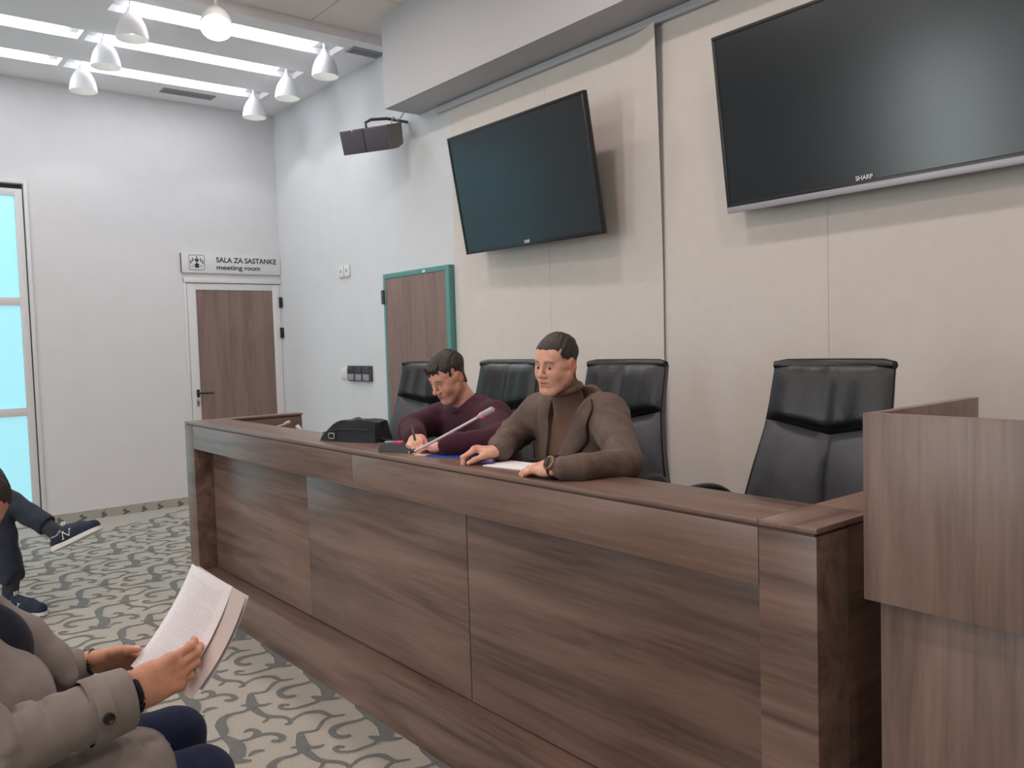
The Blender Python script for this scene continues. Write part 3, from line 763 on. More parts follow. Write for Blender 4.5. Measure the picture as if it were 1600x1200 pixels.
def make_chair():
    t = thing('executive_chair', 'x', 'chair', (0, 0, 0), 'black leather chairs behind the desk')
    # rear shell
    bm = bmesh.new(); nz, nu = 18, 10; Fr, Bk = [], []
    for j in range(nz+1):
        z = .42+(1.13-.42)*j/nz
        th = .050-.018*(j/nz)
        Fr.append([bm.verts.new(back_pt(-1+2*i/nu, z, 0)) for i in range(nu+1)])
        Bk.append([bm.verts.new(back_pt((-1+2*i/nu)*.93, z, 0)+Vector((0, th, 0))) for i in range(nu+1)])
    for j in range(nz):
        for i in range(nu):
            bm.faces.new((Fr[j][i], Fr[j][i+1], Fr[j+1][i+1], Fr[j+1][i])); bm.faces.new((Bk[j][i], Bk[j+1][i], Bk[j+1][i+1], Bk[j][i+1]))
        bm.faces.new((Fr[j][0], Fr[j+1][0], Bk[j+1][0], Bk[j][0])); bm.faces.new((Fr[j][nu], Bk[j][nu], Bk[j+1][nu], Fr[j+1][nu]))
    for i in range(nu):
        bm.faces.new((Fr[0][i], Bk[0][i], Bk[0][i+1], Fr[0][i+1])); bm.faces.new((Fr[nz][i], Fr[nz][i+1], Bk[nz][i+1], Bk[nz][i]))
    bmesh.ops.recalc_face_normals(bm, faces=bm.faces)
    bk = bm_obj('backrest', bm, M_['leather'], t, 50)
    vz = lambda u: .918+.042*abs(u)
    bm = bmesh.new(); pad(bm, -.99, .99, vz, lambda u: 1.146, .036, nu=24, nv=14, fold=.003, seed=1, crease=.006); bm_obj('headrest_pad', bm, M_['leather'], bk, 60)
    for a, c in ((-.97, 0), (0, .97)):
        bm = bmesh.new(); pad(bm, a, c, lambda u: .43, lambda u: vz(u)-.001, .026, fold=.006, seed=a*5); bm_obj('back_cushion', bm, M_['leather2'], bk, 60)
    tube('top_roll', [back_pt(-1+2*i/10, 1.135, .010)+Vector((0, .008, 0)) for i in range(11)], [.012]+[.02]*9+[.012], M_['leather'], bk, 10)
    # seat
    bm = bmesh.new(); add_box(bm, -.255, .255, -.27, .215, .37, .47, .04, 4)
    for v in bm.verts:
        if v.co.z > .44: v.co.z += .02*(1-(v.co.x/.26)**2)*(1-((v.co.y+.03)/.26)**2)
        if v.co.y < -.2: v.co.z -= .012
    bm_obj('seat', bm, M_['leather'], t, 60)
    for s in (-1, 1):
        pts = spline([(s*.262, .20, .66), (s*.30, .11, .735), (s*.315, -.02, .745), (s*.318, -.13, .725), (s*.305, -.205, .63), (s*.285, -.20, .47), (s*.24, -.12, .385)], 5)
        tube('armrest', pts, [.020 if i < 18 else .015 for i in range(len(pts))], M_['black'], t, 10, .75)
    lathe('gas_column', [(0, .37), (.09, .37), (.09, .345), (.03, .335), (.026, .08), (0, .08)], M_['black'], t, 18)
    for k in range(5):
        a = 2*math.pi*k/5+.3; c_, s_ = math.cos(a), math.sin(a)
        l = tube('base_arm', [(c_*.01, s_*.01, .10), (c_*.15, s_*.15, .092), (c_*.29, s_*.29, .07)], [.030, .025, .018], M_['black'], t, 8, .7)
        bm = bmesh.new(); add_tube(bm, [(c_*.29-s_*.022, s_*.29+c_*.022, .028), (c_*.29+s_*.022, s_*.29-c_*.022, .028)], .028, 14)
        bmesh.ops.recalc_face_normals(bm, faces=bm.faces); bm_obj('caster', bm, M_['black'], l, 40)
    return t
def dup(root):
    r_ = root.copy(); COL.objects.link(r_)
    for ch in list(root.children):
        c_ = ch.copy(); COL.objects.link(c_); c_.parent = r_
        for g_ in list(ch.children):
            d_ = g_.copy(); COL.objects.link(d_); d_.parent = c_
    return r_
ch0 = make_chair()
chairs = [(-1.385, 2.13, .03, 'empty black leather executive chair at the lectern end of the desk'),
          (-2.265, 2.14, .05, 'black leather executive chair behind the man in the brown blazer'),
          (-3.0, 2.14, .05, 'black leather executive chair behind the man in the burgundy sweater'),
          (-3.655, 2.19, .26, 'empty black leather executive chair in front of the teal framed door')]
for i, (x, y, rz, lb) in enumerate(chairs):
    c = ch0 if i == 0 else dup(ch0)
    c.location = (x, y, .15); c.rotation_euler = (0, 0, rz); c['label'] = lb

# ------------------------------------------------------------------ things on the desk rim
M_['micbody'] = plain('mic_console', (44, 46, 50), .45)
M_['neck'] = plain('mic_neck', (214, 200, 206), .35, metal=.1)
M_['ringpink'] = plain('mic_ring', (235, 120, 150), .4, emit=.25)
M_['mic_tip'] = plain('mic_head', (186, 178, 180), .5, metal=.2, bump=.5, bscale=1500)
t = thing('desk_microphone', 'gooseneck microphone with red ring, between the two men', 'microphone', (-2.61, 1.6, 1.0), 'desk microphones')
yv = Vector((.93, .36, 0)).normalized(); xv = Vector((yv.y, -yv.x, 0))
Mb = basis(yv, -xv, (0, 0, 1), (-2.615, 1.595, 1.0))
bm = bmesh.new(); pr_ = [(-.075, 0), (.075, 0), (.075, .016), (.045, .030), (-.03, .034), (-.075, .018)]
add_prism(bm, pr_, .09, Mb @ basis((1, 0, 0), (0, 0, 1), (0, -1, 0), (0, .045, 0)))
bmesh.ops.bevel(bm, geom=list(bm.edges), offset=.004, segments=2, affect='EDGES'); bmesh.ops.recalc_face_normals(bm, faces=bm.faces)
bd = bm_obj('console', bm, M_['micbody'], t, 40)
box('talk_button', -.012, .010, -.02, .0, .0335, .038, M_['red'], bd, bev=.002, M=Mb)
box('display_strip', -.06, -.02, -.02, .0, .030, .036, M_['grey'], bd, bev=.001, M=Mb)
box('connector', -.083, -.075, -.03, -.018, .006, .016, M_['offwhite'], bd, bev=.001, M=Mb)
g0 = Vector((-2.530, 1.588, 1.004)); g1 = Vector((-2.035, 1.575, 1.181)); dv = (g1-g0).normalized()
tube('gooseneck_base', [g0-dv*.0, g0+dv*.02], [.012, .008], M_['micbody'], t, 12)
nk = tube('gooseneck', spline([g0, g0+dv*.16+Vector((0, 0, -.003)), g0+dv*.33+Vector((0, 0, -.002)), g0+dv*.47], 6), .0046, M_['neck'], t, 10)
tube('glow_ring', [g0+dv*.458, g0+dv*.468], .0098, M_['ringpink'], nk, 16); tube('microphone_head', [g0+dv*.44, g0+dv*.462, g0+dv*.475, g0+dv*.52, g0+dv*.528], [.006, .0085, .0095, .0095, .006], M_['mic_tip'], nk, 16)
def small_mic(label, base, tip, hr):
    t = thing('desk_microphone', label, 'microphone', base, 'desk microphones')
    base, tip = Vector(base), Vector(tip); d_ = (tip-base).normalized()
    lathe('console', [(0, .03), (.02, .03), (.05, .018), (.06, 0), (0, 0)], M_['micbody'], t, 20, Matrix.Translation(base-Vector((0, 0, .0))))
    tube('gooseneck', [base+Vector((0, 0, .02)), base+(tip-base)*.35+Vector((0, 0, .03)), tip-d_*.03], .0045, M_['neck'], t, 8)
    tube('microphone_head', [tip-d_*.05, tip-d_*.03, tip, tip+d_*.006], [.006, hr, hr, hr*.5], M_['mic_tip'], t, 12)
small_mic('thin gooseneck microphone leaning towards the desk end panel', (-4.50, 1.77, .87), (-4.19, 1.87, .992), .012)
small_mic('thin gooseneck microphone by the bag, tip near the desk end panel', (-3.47, 1.74, .87), (-3.937, 1.80, .990), .012)

# papers, folder
def sheet(name, label, cat, cx, cy, w_, h_, rz, mat, z=DZ, th=.002, group=None, curl=0.0):
    t_ = bmesh.new(); n_ = 8; T, B_ = [], []
    for j in range(n_+1):
        r1, r2 = [], []
        for i in range(n_+1):
            u, v = i/n_-.5, j/n_-.5
            zz = curl*(max(0, abs(u)-.2)**2+max(0, v-.1)**2)
            r1.append(t_.verts.new((u*w_, v*h_, zz+th))); r2.append(t_.verts.new((u*w_, v*h_, zz)))
        T.append(r1); B_.append(r2)
    for j in range(n_):
        for i in range(n_):
            t_.faces.new((T[j][i], T[j][i+1], T[j+1][i+1], T[j+1][i])); t_.faces.new((B_[j][i], B_[j+1][i], B_[j+1][i+1], B_[j][i+1]))
        t_.faces.new((T[j][0], T[j+1][0], B_[j+1][0], B_[j][0])); t_.faces.new((T[j][n_], B_[j][n_], B_[j+1][n_], T[j+1][n_]))
    for i in range(n_):
        t_.faces.new((T[0][i], B_[0][i], B_[0][i+1], T[0][i+1])); t_.faces.new((T[n_][i], T[n_][i+1], B_[n_][i+1], B_[n_][i]))
    o = bm_obj(name, t_, mat); o.location = (cx, cy, z+.0005); o.rotation_euler = (0, 0, rz)
    return tag(o, label, cat, group)
M_['pink'] = plain('pink_sheet', (226, 200, 204), .8)
sheet('folder', 'blue folder lying under the writing hand of the man in burgundy', 'folder', -2.355, 1.640, .16, .09, R(20), M_['blue'], th=.004)
sheet('note_sheet', 'pale pink sheet under the pen of the man in burgundy', 'paper', -2.452, 1.628, .09, .11, R(20), M_['pink'], z=DZ+.0, th=.0015)
sheet('note_sheet', 'white sheets between the hands of the man in the blazer', 'paper', -1.99, 1.637, .20, .12, R(8), M_['page'], th=.003)

# shoulder bag
from mathutils import noise as mnoise
t = thing('shoulder_bag', 'black nylon shoulder bag lying on the desk rim', 'bag', (-3.06, 1.64, 1.0))
ax = Vector((.94, .34, 0)).normalized(); ay = Vector((-ax.y, ax.x, 0)); MB = basis(ax, ay, (0, 0, 1), (-3.065, 1.655, 1.0))
bm = bmesh.new(); add_box(bm, -.15, .15, -.062, .062, 0, .082, .0); bmesh.ops.subdivide_edges(bm, edges=list(bm.edges), cuts=9, use_grid_fill=True)
for v in bm.verts:
    x_, y_, z_ = v.co
    u = x_/.15; k_ = z_/.082
    top = (.018+.075*min(1, max(0, (u+1)/.75))**.8) if u < -.1 else .090-.012*max(0, u-.2)
    v.co.z = k_*min(top, .088); v.co.y = y_*(1-.22*k_)*(1-.12*abs(u)**3); v.co.x = x_*(1-.10*k_*(1 if u > 0 else .5))
    v.co += Vector(mnoise.noise_vector(Vector((x_*18, y_*18, z_*18))))*.011*k_
bmesh.ops.transform(bm, matrix=MB, verts=bm.verts); bg = bm_obj('bag_body', bm, M_['nylon'], t, 50)
tube('zip_seam', [MB @ Vector(p) for p in ((-.125, -.062, .034), (-.05, -.060, .05), (.05, -.058, .052), (.12, -.056, .05))], .0025, M_['black'], bg, 6)
bm = bmesh.new()
for q in ((-.088, -.056, .012, .015), (-.088, -.056, .033, .036), (-.088, -.085, .012, .036), (-.059, -.056, .012, .036)): add_box(bm, q[0], q[1], -.069, -.065, q[2], q[3], .001, M=MB)
bm_obj('buckle', bm, M_['metal'], t, 40)
tube('strap', spline([MB @ Vector(p) for p in ((.13, -.01, .02), (.17, -.005, .008), (.215, .01, .004), (.24, .03, .004))], 5), .012, M_['nylon'], t, 8, .35)
# ------------------------------------------------------------------ implicit bodies -> one continuous mesh (surface nets)
class Field:
    def __init__(s, lo, hi, h):
        s.h = h; s.lo = np.array(lo, np.float32)
        s.n = np.ceil((np.array(hi)-np.array(lo))/h).astype(int)+1
        s.ax = [s.lo[i]+h*np.arange(s.n[i], dtype=np.float32) for i in range(3)]
        s.d = np.full(s.n, .2, np.float32); s.fr = None
    def sub(s, lo, hi):
        i0 = np.clip(np.floor((np.array(lo)-s.lo)/s.h).astype(int), 0, s.n); i1 = np.clip(np.ceil((np.array(hi)-s.lo)/s.h).astype(int)+1, 0, s.n)
        return tuple(slice(a, max(a, c)) for a, c in zip(i0, i1))
    def grid(s, sl):
        return s.ax[0][sl[0]][:, None, None], s.ax[1][sl[1]][None, :, None], s.ax[2][sl[2]][None, None, :]
    def put(s, sl, v, k, op):
        a = s.d[sl]
        if a.size == 0: return
        if op == 'u':
            if k > 0:
                hh = np.maximum(k-np.abs(a-v), 0)/k; s.d[sl] = np.minimum(a, v)-hh*hh*k*.25
            else: s.d[sl] = np.minimum(a, v)
        else:
            v = -v
            if k > 0:
                hh = np.maximum(k-np.abs(a-v), 0)/k; s.d[sl] = np.maximum(a, v)+hh*hh*k*.25
            else: s.d[sl] = np.maximum(a, v)
    def cap(s, a, b, ra, rb=None, k=.02, op='u', nrm=None, sq=1.0):
        """tapered capsule; nrm/sq squash the section along nrm by sq"""
        rb = ra if rb is None else rb
        a, b = np.array(a, float), np.array(b, float)
        if s.fr is not None:
            Rf, tf, sf = s.fr; a = Rf @ a*sf+tf; b = Rf @ b*sf+tf; ra, rb, k = ra*sf, rb*sf, k*sf
            if nrm is not None: nrm = Rf @ np.array(nrm, float)
        rm = max(ra, rb)+k+.02
        if op == 's': rm = max(ra, rb)+k+.005
        sl = s.sub(np.minimum(a, b)-rm, np.maximum(a, b)+rm); X, Y, Z = s.grid(sl)
        px, py, pz = X-np.float32(a[0]), Y-np.float32(a[1]), Z-np.float32(a[2]); ba = (b-a).astype(np.float32); bb = float(ba@ba)+1e-12
        t = np.clip((px*ba[0]+py*ba[1]+pz*ba[2])/bb, 0, 1)
        qx, qy, qz = px-ba[0]*t, py-ba[1]*t, pz-ba[2]*t
        if nrm is not None:
            n = np.array(nrm, np.float32); n /= np.linalg.norm(n)
            dn = (qx*n[0]+qy*n[1]+qz*n[2])*(1/sq-1)
            qx, qy, qz = qx+dn*n[0], qy+dn*n[1], qz+dn*n[2]
        v = np.sqrt(qx*qx+qy*qy+qz*qz)-(ra+(rb-ra)*t)
        s.put(sl, v.astype(np.float32), k, op); return s
    def ell(s, c, r, Rm=None, k=.02, op='u'):
        c = np.array(c, float); r = np.array(r, float)
        if s.fr is not None:
            Rf, tf, sf = s.fr; c = Rf @ c*sf+tf; r = r*sf; k = k*sf; Rm = (np.eye(3) if Rm is None else np.array(Rm)) @ Rf.T
        rm = r.max()+k+.015
        sl = s.sub(c-rm, c+rm); X, Y, Z = s.grid(sl)
        p = [X-np.float32(c[0]), Y-np.float32(c[1]), Z-np.float32(c[2])]
        if Rm is not None:
            Rm = np.array(Rm, np.float32); p = [p[0]*Rm[i][0]+p[1]*Rm[i][1]+p[2]*Rm[i][2] for i in range(3)]
        q0 = (p[0]/r[0])**2+(p[1]/r[1])**2+(p[2]/r[2])**2; q1 = (p[0]/r[0]**2)**2+(p[1]/r[1]**2)**2+(p[2]/r[2]**2)**2
        k0 = np.sqrt(q0); v = k0*(k0-1)/np.maximum(np.sqrt(q1), 1e-6)
        s.put(sl, v.astype(np.float32), k, op); return s
    def chain(s, pts, rads, k=.02, **kw):
        for i in range(len(pts)-1): s.cap(pts[i], pts[i+1], rads[i], rads[i+1], k, **kw)
        return s
    def fn(s, f):
        X, Y, Z = s.grid((slice(None),)*3); s.d = f(s.d, X, Y, Z).astype(np.float32); return s
    def at(s, P):
        """trilinear sample"""
        q = (np.asarray(P, float)-s.lo)/s.h; i = np.clip(np.floor(q).astype(int), 0, s.n-2); f = np.clip(q-i, 0, 1); out = 0
        for dx in (0, 1):
            for dy in (0, 1):
                for dz in (0, 1):
                    wgt = (f[..., 0] if dx else 1-f[..., 0])*(f[..., 1] if dy else 1-f[..., 1])*(f[..., 2] if dz else 1-f[..., 2])
                    out = out+wgt*s.d[i[..., 0]+dx, i[..., 1]+dy, i[..., 2]+dz]
        return out
    def hit(s, P, D, L=.5, n=120):
        """first crossing from P along D"""
        P = np.array(P, float); D = np.array(D, float); D /= np.linalg.norm(D)
        ts = np.linspace(0, L, n); v = s.at(P+ts[:, None]*D)
        w_ = np.where(v < 0)[0]
        if len(w_) == 0: return P+D*ts[np.argmin(v)]
        i = w_[0]
        if i == 0: return P
        t = ts[i-1]+(ts[i]-ts[i-1])*v[i-1]/(v[i-1]-v[i]); return P+D*t
    def nets(s):
        d = s.d; n = d.shape; sg = d < 0
        c = np.zeros((n[0]-1, n[1]-1, n[2]-1), np.int8)
        for dx in (0, 1):
            for dy in (0, 1):
                for dz in (0, 1): c += sg[dx:n[0]-1+dx, dy:n[1]-1+dy, dz:n[2]-1+dz]
        act = np.argwhere((c > 0) & (c < 8))
        idx = -np.ones(c.shape, np.int32); idx[tuple(act.T)] = np.arange(len(act))
        acc = np.zeros((len(act), 3)); cnt = np.zeros(len(act))
        cor = [(a, b_, e) for a in (0, 1) for b_ in (0, 1) for e in (0, 1)]
        for p in cor:
            for axis in range(3):
                if p[axis]: continue
                q = list(p); q[axis] = 1
                va = d[act[:, 0]+p[0], act[:, 1]+p[1], act[:, 2]+p[2]]; vb = d[act[:, 0]+q[0], act[:, 1]+q[1], act[:, 2]+q[2]]
                mk = (va < 0) != (vb < 0); den = np.where(mk, va-vb, 1); t = np.where(mk, va/den, 0)
                pos = np.tile(np.array(p, float), (len(act), 1)); pos[:, axis] += t
                acc += pos*mk[:, None]; cnt += mk
        V = s.lo+(act+acc/cnt[:, None])*s.h
        F = []
        for axis in range(3):
            sl0 = [slice(None)]*3; sl1 = [slice(None)]*3; sl0[axis] = slice(0, -1); sl1[axis] = slice(1, None)
            a, b_ = sg[tuple(sl0)], sg[tuple(sl1)]
            e = np.argwhere(a != b_); u, v = [(1, 2), (2, 0), (0, 1)][axis]
            e = e[(e[:, u] > 0) & (e[:, v] > 0) & (e[:, u] < n[u]-1) & (e[:, v] < n[v]-1)]
            if len(e) == 0: continue
            fl = a[tuple(e.T)]
            def cell(du, dv):
                q = e.copy(); q[:, u] -= du; q[:, v] -= dv; return idx[tuple(q.T)]
            quad_ = np.stack([cell(1, 1), cell(0, 1), cell(0, 0), cell(1, 0)], 1)
            quad_[~fl] = quad_[~fl][:, ::-1]
            F.append(quad_)
        F = np.concatenate(F); F = F[(F >= 0).all(1)]
        return V, F

def sines(X, Y, Z, f, seed=0):
    r = np.random.RandomState(seed); out = 0
    for i in range(5):
        kx = r.normal(size=3); kx *= f*(.7+.6*r.rand())/np.linalg.norm(kx)
        out = out+np.sin(X*np.float32(kx[0])+Y*np.float32(kx[1])+Z*np.float32(kx[2])+np.float32(r.rand()*6.28))
    return out/5

def np_mesh(name, V, F, mat, parent, col=None):
    V = np.asarray(V)-np.array(root_loc(parent)) if parent is not None else np.asarray(V)
    me = bpy.data.meshes.new(name)
    me.vertices.add(len(V)); me.vertices.foreach_set('co', V.astype(np.float32).ravel())
    me.loops.add(F.size); me.loops.foreach_set('vertex_index', F.astype(np.int32).ravel())
    me.polygons.add(len(F)); me.polygons.foreach_set('loop_start', np.arange(0, F.size, 4, dtype=np.int32))
    me.update(calc_edges=True); me.validate()
    if col is not None:
        a = me.color_attributes.new('Col', 'FLOAT_COLOR', 'POINT'); cc = np.ones((len(V), 4), np.float32); cc[:, :3] = col; a.data.foreach_set('color', cc.ravel())
    return link(name, me, mat, parent, 180)

def join_meshes(parts):
    VV, FF, CC, k = [], [], [], 0
    for V, F, C_ in parts:
        VV.append(V); FF.append(F+k); CC.append(C_); k += len(V)
    return np.concatenate(VV), np.concatenate(FF), np.concatenate(CC)

def lin(rgb): return np.array(s2l(rgb)[:3])
def rot(yaw, pitch, roll):
    """columns = right, forward, up of a head that starts out looking along +y"""
    return (Matrix.Rotation(yaw, 3, 'Z') @ Matrix.Rotation(pitch, 3, 'X') @ Matrix.Rotation(roll, 3, 'Y'))

SKIN = (213, 162, 141)
def mixc(col, c2, w_): return col*(1-w_[:, None])+np.array(c2)[None, :]*w_[:, None]
def sstep(a, b_, x): t = np.clip((x-a)/(b_-a), 0, 1); return t*t*(3-2*t)

def head_prims(f, neck_to, jaw=1.0, lids=1.0):
    """skull, face, ears and neck in the head frame (x right, y forward, z up), for a .26 m head"""
    f.ell((0, -.014, .048), (.0765, .097, .082), k=.01)
    f.ell((0, .030, .035), (.066, .062, .066), k=.03)                    # forehead
    f.ell((0, .030, -.040), (.060*jaw, .060, .078), k=.03)              # face
    for s in (-1, 1):
        f.cap((s*.057*jaw, -.002, -.045), (s*.026*jaw, .066, -.103), .020, .017, k=.03)
        f.ell((s*.040, .058, -.028), (.027, .026, .030), k=.025)        # cheek
        f.cap((s*.050, .050, .002), (s*.064, .0, .0), .014, .012, k=.02)   # cheekbone
    f.ell((0, .074, -.106), (.024, .020, .019), k=.022)                 # chin
    f.ell((0, .074, -.066), (.030, .022, .026), k=.02)                  # muzzle
    f.cap((-.036, .076, .023), (.036, .076, .023), .013, k=.018)        # brow ridge
    f.cap((0, .086, .020), (0, .110, -.026), .0078, .0108, k=.012)      # nose
    f.ell((0, .112, -.031), (.0132, .0115, .011), k=.008)
    for s in (-1, 1):
        f.ell((s*.0145, .100, -.034), (.0082, .010, .0082), k=.007)
        f.ell((s*.032, .102, .001), (.020, .020, .0125), k=.012, op='s')   # socket
        f.ell((s*.032, .074, .000), (.0165, .0155, .0135), k=.006)         # lids over the ball
        f.cap((s*.018, .086, .0085), (s*.045, .078, .0065), .0038, .0032, k=.006)
        f.ell((s*.0065, .105, -.0405), (.0038, .006, .003), k=.003, op='s')
    if lids > 0:
        for s in (-1, 1): f.ell((s*.032, .093, -.0005), (.0125, .0105, .0043*lids), k=.003, op='s')
    f.cap((-.019, .087, -.0615), (.019, .087, -.0615), .0058, k=.006); f.cap((-.016, .088, -.0735), (.016, .088, -.0735), .0066, k=.006)
    f.cap((-.026, .094, -.0675), (.026, .094, -.0675), .0024, k=.004, op='s')
    f.cap((-.006, .094, -.085), (.006, .094, -.085), .005, k=.012, op='s')
    a = np.array(neck_to, float)
    f.cap((0, -.018, -.060), a*.55+np.array((0, -.02, -.06))*.45, .056, .056, k=.03); f.cap(a*.5+np.array((0, -.02, -.06))*.5, a, .056, .062, k=.02)
    for s in (-1, 1):                                                     # ears
        f.ell((s*.0805, -.012, -.003), (.0085, .0205, .033), rot(0, R(-10), 0).transposed(), k=.008)
        f.ell((s*.0895, -.009, .003), (.006, .011, .019), k=.004, op='s')
        f.ell((s*.077, -.003, -.031), (.007, .008, .010), k=.006)

def head_colour(c, V, hair=(46, 40, 36), brow_drop=0.0, stub=.25):
    x, y, z = V.T
    near = (np.abs(x) < .11) & (np.abs(y) < .14) & (z > -.13) & (z < .16)
    red = lin((190, 104, 88))
    def mix(c, c2, w_): return mixc(c, c2, w_*near)
    c = mix(c, red, .35*np.exp(-(((np.abs(x)-.045)/.02)**2+((y-.06)/.035)**2+((z+.03)/.025)**2)))
    c = mix(c, red, .45*sstep(.074, .082, np.abs(x))*(np.abs(z) < .05))
    c = mix(c, lin((186, 108, 94)), .35*np.exp(-((x/.013)**2+((y-.11)/.02)**2+((z+.03)/.013)**2)))
    lip = np.exp(-((x/.021)**4+((z+.0675)/.0105)**4))*(y > .07); c = mix(c, lin((172, 96, 88)), .65*lip)
    c = mix(c, lin((110, 56, 48)), .8*np.exp(-((x/.022)**4+((z+.0675)/.0022)**2))*(y > .075))
    beard = sstep(-.045, -.075, z)*sstep(-.01, .03, y)*(1-lip)*(z > -.128); c = mix(c, lin((120, 96, 86)), stub*beard)
    zb = .0235-brow_drop+.006*(1-((np.abs(x)-.032)/.02)**2)
    brow = np.exp(-((z-zb)/.0045)**2)*sstep(.010, .016, np.abs(x))*sstep(.056, .046, np.abs(x))*(y > .05); c = mix(c, lin(hair), .85*brow)
    return mix(c, lin((120, 72, 62)), .5*np.exp(-(((np.abs(x)-.032)/.016)**4+((z-.008)/.0032)**2))*(y > .06))

def hair_local(hair=(46, 40, 36), hairline=.070, seed=0, h=.0031):
    g = Field((-.105, -.135, -.12), (.105, .13, .165), h)
    g.ell((0, -.014, .050), (.0795, .1005, .0865), k=0); g.ell((0, .028, .042), (.0685, .0645, .068), k=.02); g.cap((0, -.024, -.02), (0, -.030, -.070), .064, .0575, k=.02)
    def cut(d, X, Y, Z):
        yy = np.clip(Y, -.12, .11)
        hl = np.interp(yy, [-.12, -.06, -.03, -.012, -.004, .012, .024, .034, .048, .062, .085], [-.075, -.07, -.04, .028, .030, -.016, -.013, .018, .048, hairline-.004, hairline-.002]).astype(np.float32)
        hl = hl+.0015*np.sin(X*190+seed)+.0012*np.sin(X*410+1.3)
        d = d+.0022*np.sin(X*330+np.sin(Z*60+seed)*1.2+Y*90)*(.5+.5*np.sin(Y*70+Z*55+seed))+.002*sines(X, Y, Z, 120, seed)
        return np.maximum(d, hl-Z)
    g.fn(cut)
    HV, HF = g.nets(); hx, hy, hz = HV.T
    hc = np.tile(lin(hair), (len(HV), 1))
    fade = sstep(.045, -.02, hz)*sstep(.055, .070, np.abs(hx)); hc = mixc(hc, lin((118, 92, 76)), .55*fade)
    fade2 = sstep(-.02, -.07, hz)*(hy < -.02); hc = mixc(hc, lin((118, 92, 76)), .5*fade2)
    return HV, HF, hc

MX, MY = [.028, .0095, -.0095, -.027], [.088, .092, .087, .078]
def hand_prims(f, side, curl, spread=0.0, thumb=(0.5, 0.5, 0.3)):
    """palm down: wrist at origin, fingers along +y, palm normal -z, thumb on side*x (right hand -1). curl: 4 triples of flexion"""
    L = [(.044, .026, .021), (.049, .030, .022), (.045, .028, .021), (.034, .021, .019)]
    rr = [(.0100, .0088, .0080, .0066), (.0102, .009, .0082, .0068), (.0098, .0086, .0078, .0064), (.0086, .0076, .007, .0058)]
    f.cap((0, -.028, .0), (0, .005, 0), .0265, .025, k=.01, nrm=(0, 0, 1), sq=.78)
    tips = []
    for i in range(4):
        x0 = MX[i]*side
        f.cap((x0*.45, .008, -.002), (x0, MY[i], .002), .0155, .0125, k=.014, nrm=(0, 0, 1), sq=.85)
    f.ell((side*.028, .035, -.008), (.016, .032, .014), k=.014); f.ell((-side*.026, .035, -.007), (.013, .034, .012), k=.012)
    for i in range(4):
        x0 = MX[i]*side
        p = np.array((x0, MY[i], .001)); a = 0.0; sp = spread*(1.5-i)*side
        pts = [p]
        for j in range(3):
            a += curl[i][j]
            p = p+np.array((math.sin(sp)*math.cos(a), math.cos(sp)*math.cos(a), -math.sin(a)))*L[i][j]; pts.append(p)
        for j in range(3): f.cap(pts[j], pts[j+1], rr[i][j], rr[i][j+1], k=.0035)
        f.ell(pts[1]+np.array((0, 0, .0012)), (.0092, .0092, .0088), k=.005)
        f.ell(pts[0]+np.array((0, -.002, .004)), (.0105, .011, .009), k=.008)
        n_ = np.array((0, math.sin(a), math.cos(a))); tips.append((pts[2], pts[3], n_))
    t0 = np.array((side*.026, .018, -.006)); A, B_, C_ = thumb
    def dr(q, e): v = np.array((side*math.sin(q), math.cos(q), -e)); return v/np.linalg.norm(v)
    t1 = t0+dr(A, .35*B_)*.046; t2 = t1+dr(A-C_, .6*B_)*.034; t3 = t2+dr(A-2*C_, .8*B_)*.026
    f.cap(t0, t1, .0150, .0120, k=.016); f.cap(t1, t2, .0115, .0105, k=.005); f.cap(t2, t3, .0105, .0082, k=.004)
    tips.append((t2, t3, np.array((side*.75, 0, .66))))
    return tips
def hand_colour(c, V, side, tips):
    near = (np.linalg.norm(V-np.array((0, .09, -.01)), axis=1) < .16); x, y, z = V.T
    for i in range(4): c = mixc(c, lin((188, 116, 98)), near*.30*np.exp(-((x-MX[i]*side)/.008)**2-((y-MY[i])/.010)**2))
    for a_, b_, n_ in tips:
        d_ = np.linalg.norm(V-b_, axis=1); c = mixc(c, lin((204, 132, 116)), .45*np.exp(-(d_/.010)**2))
        ax = (b_-a_)/np.linalg.norm(b_-a_); q = V-(b_+n_*.0055-ax*.001); along = q @ ax; up = q @ n_; sdw = np.linalg.norm(q-np.outer(along, ax)-np.outer(up, n_), axis=1)
        c = mixc(c, lin((226, 182, 168)), .8*((along/.0065)**2+(sdw/.005)**2 < 1)*(up > -.003))
    return c

def place(V, Rm, t, s=1.0): return (np.array(Rm) @ (np.asarray(V)*s).T).T+np.array(t)

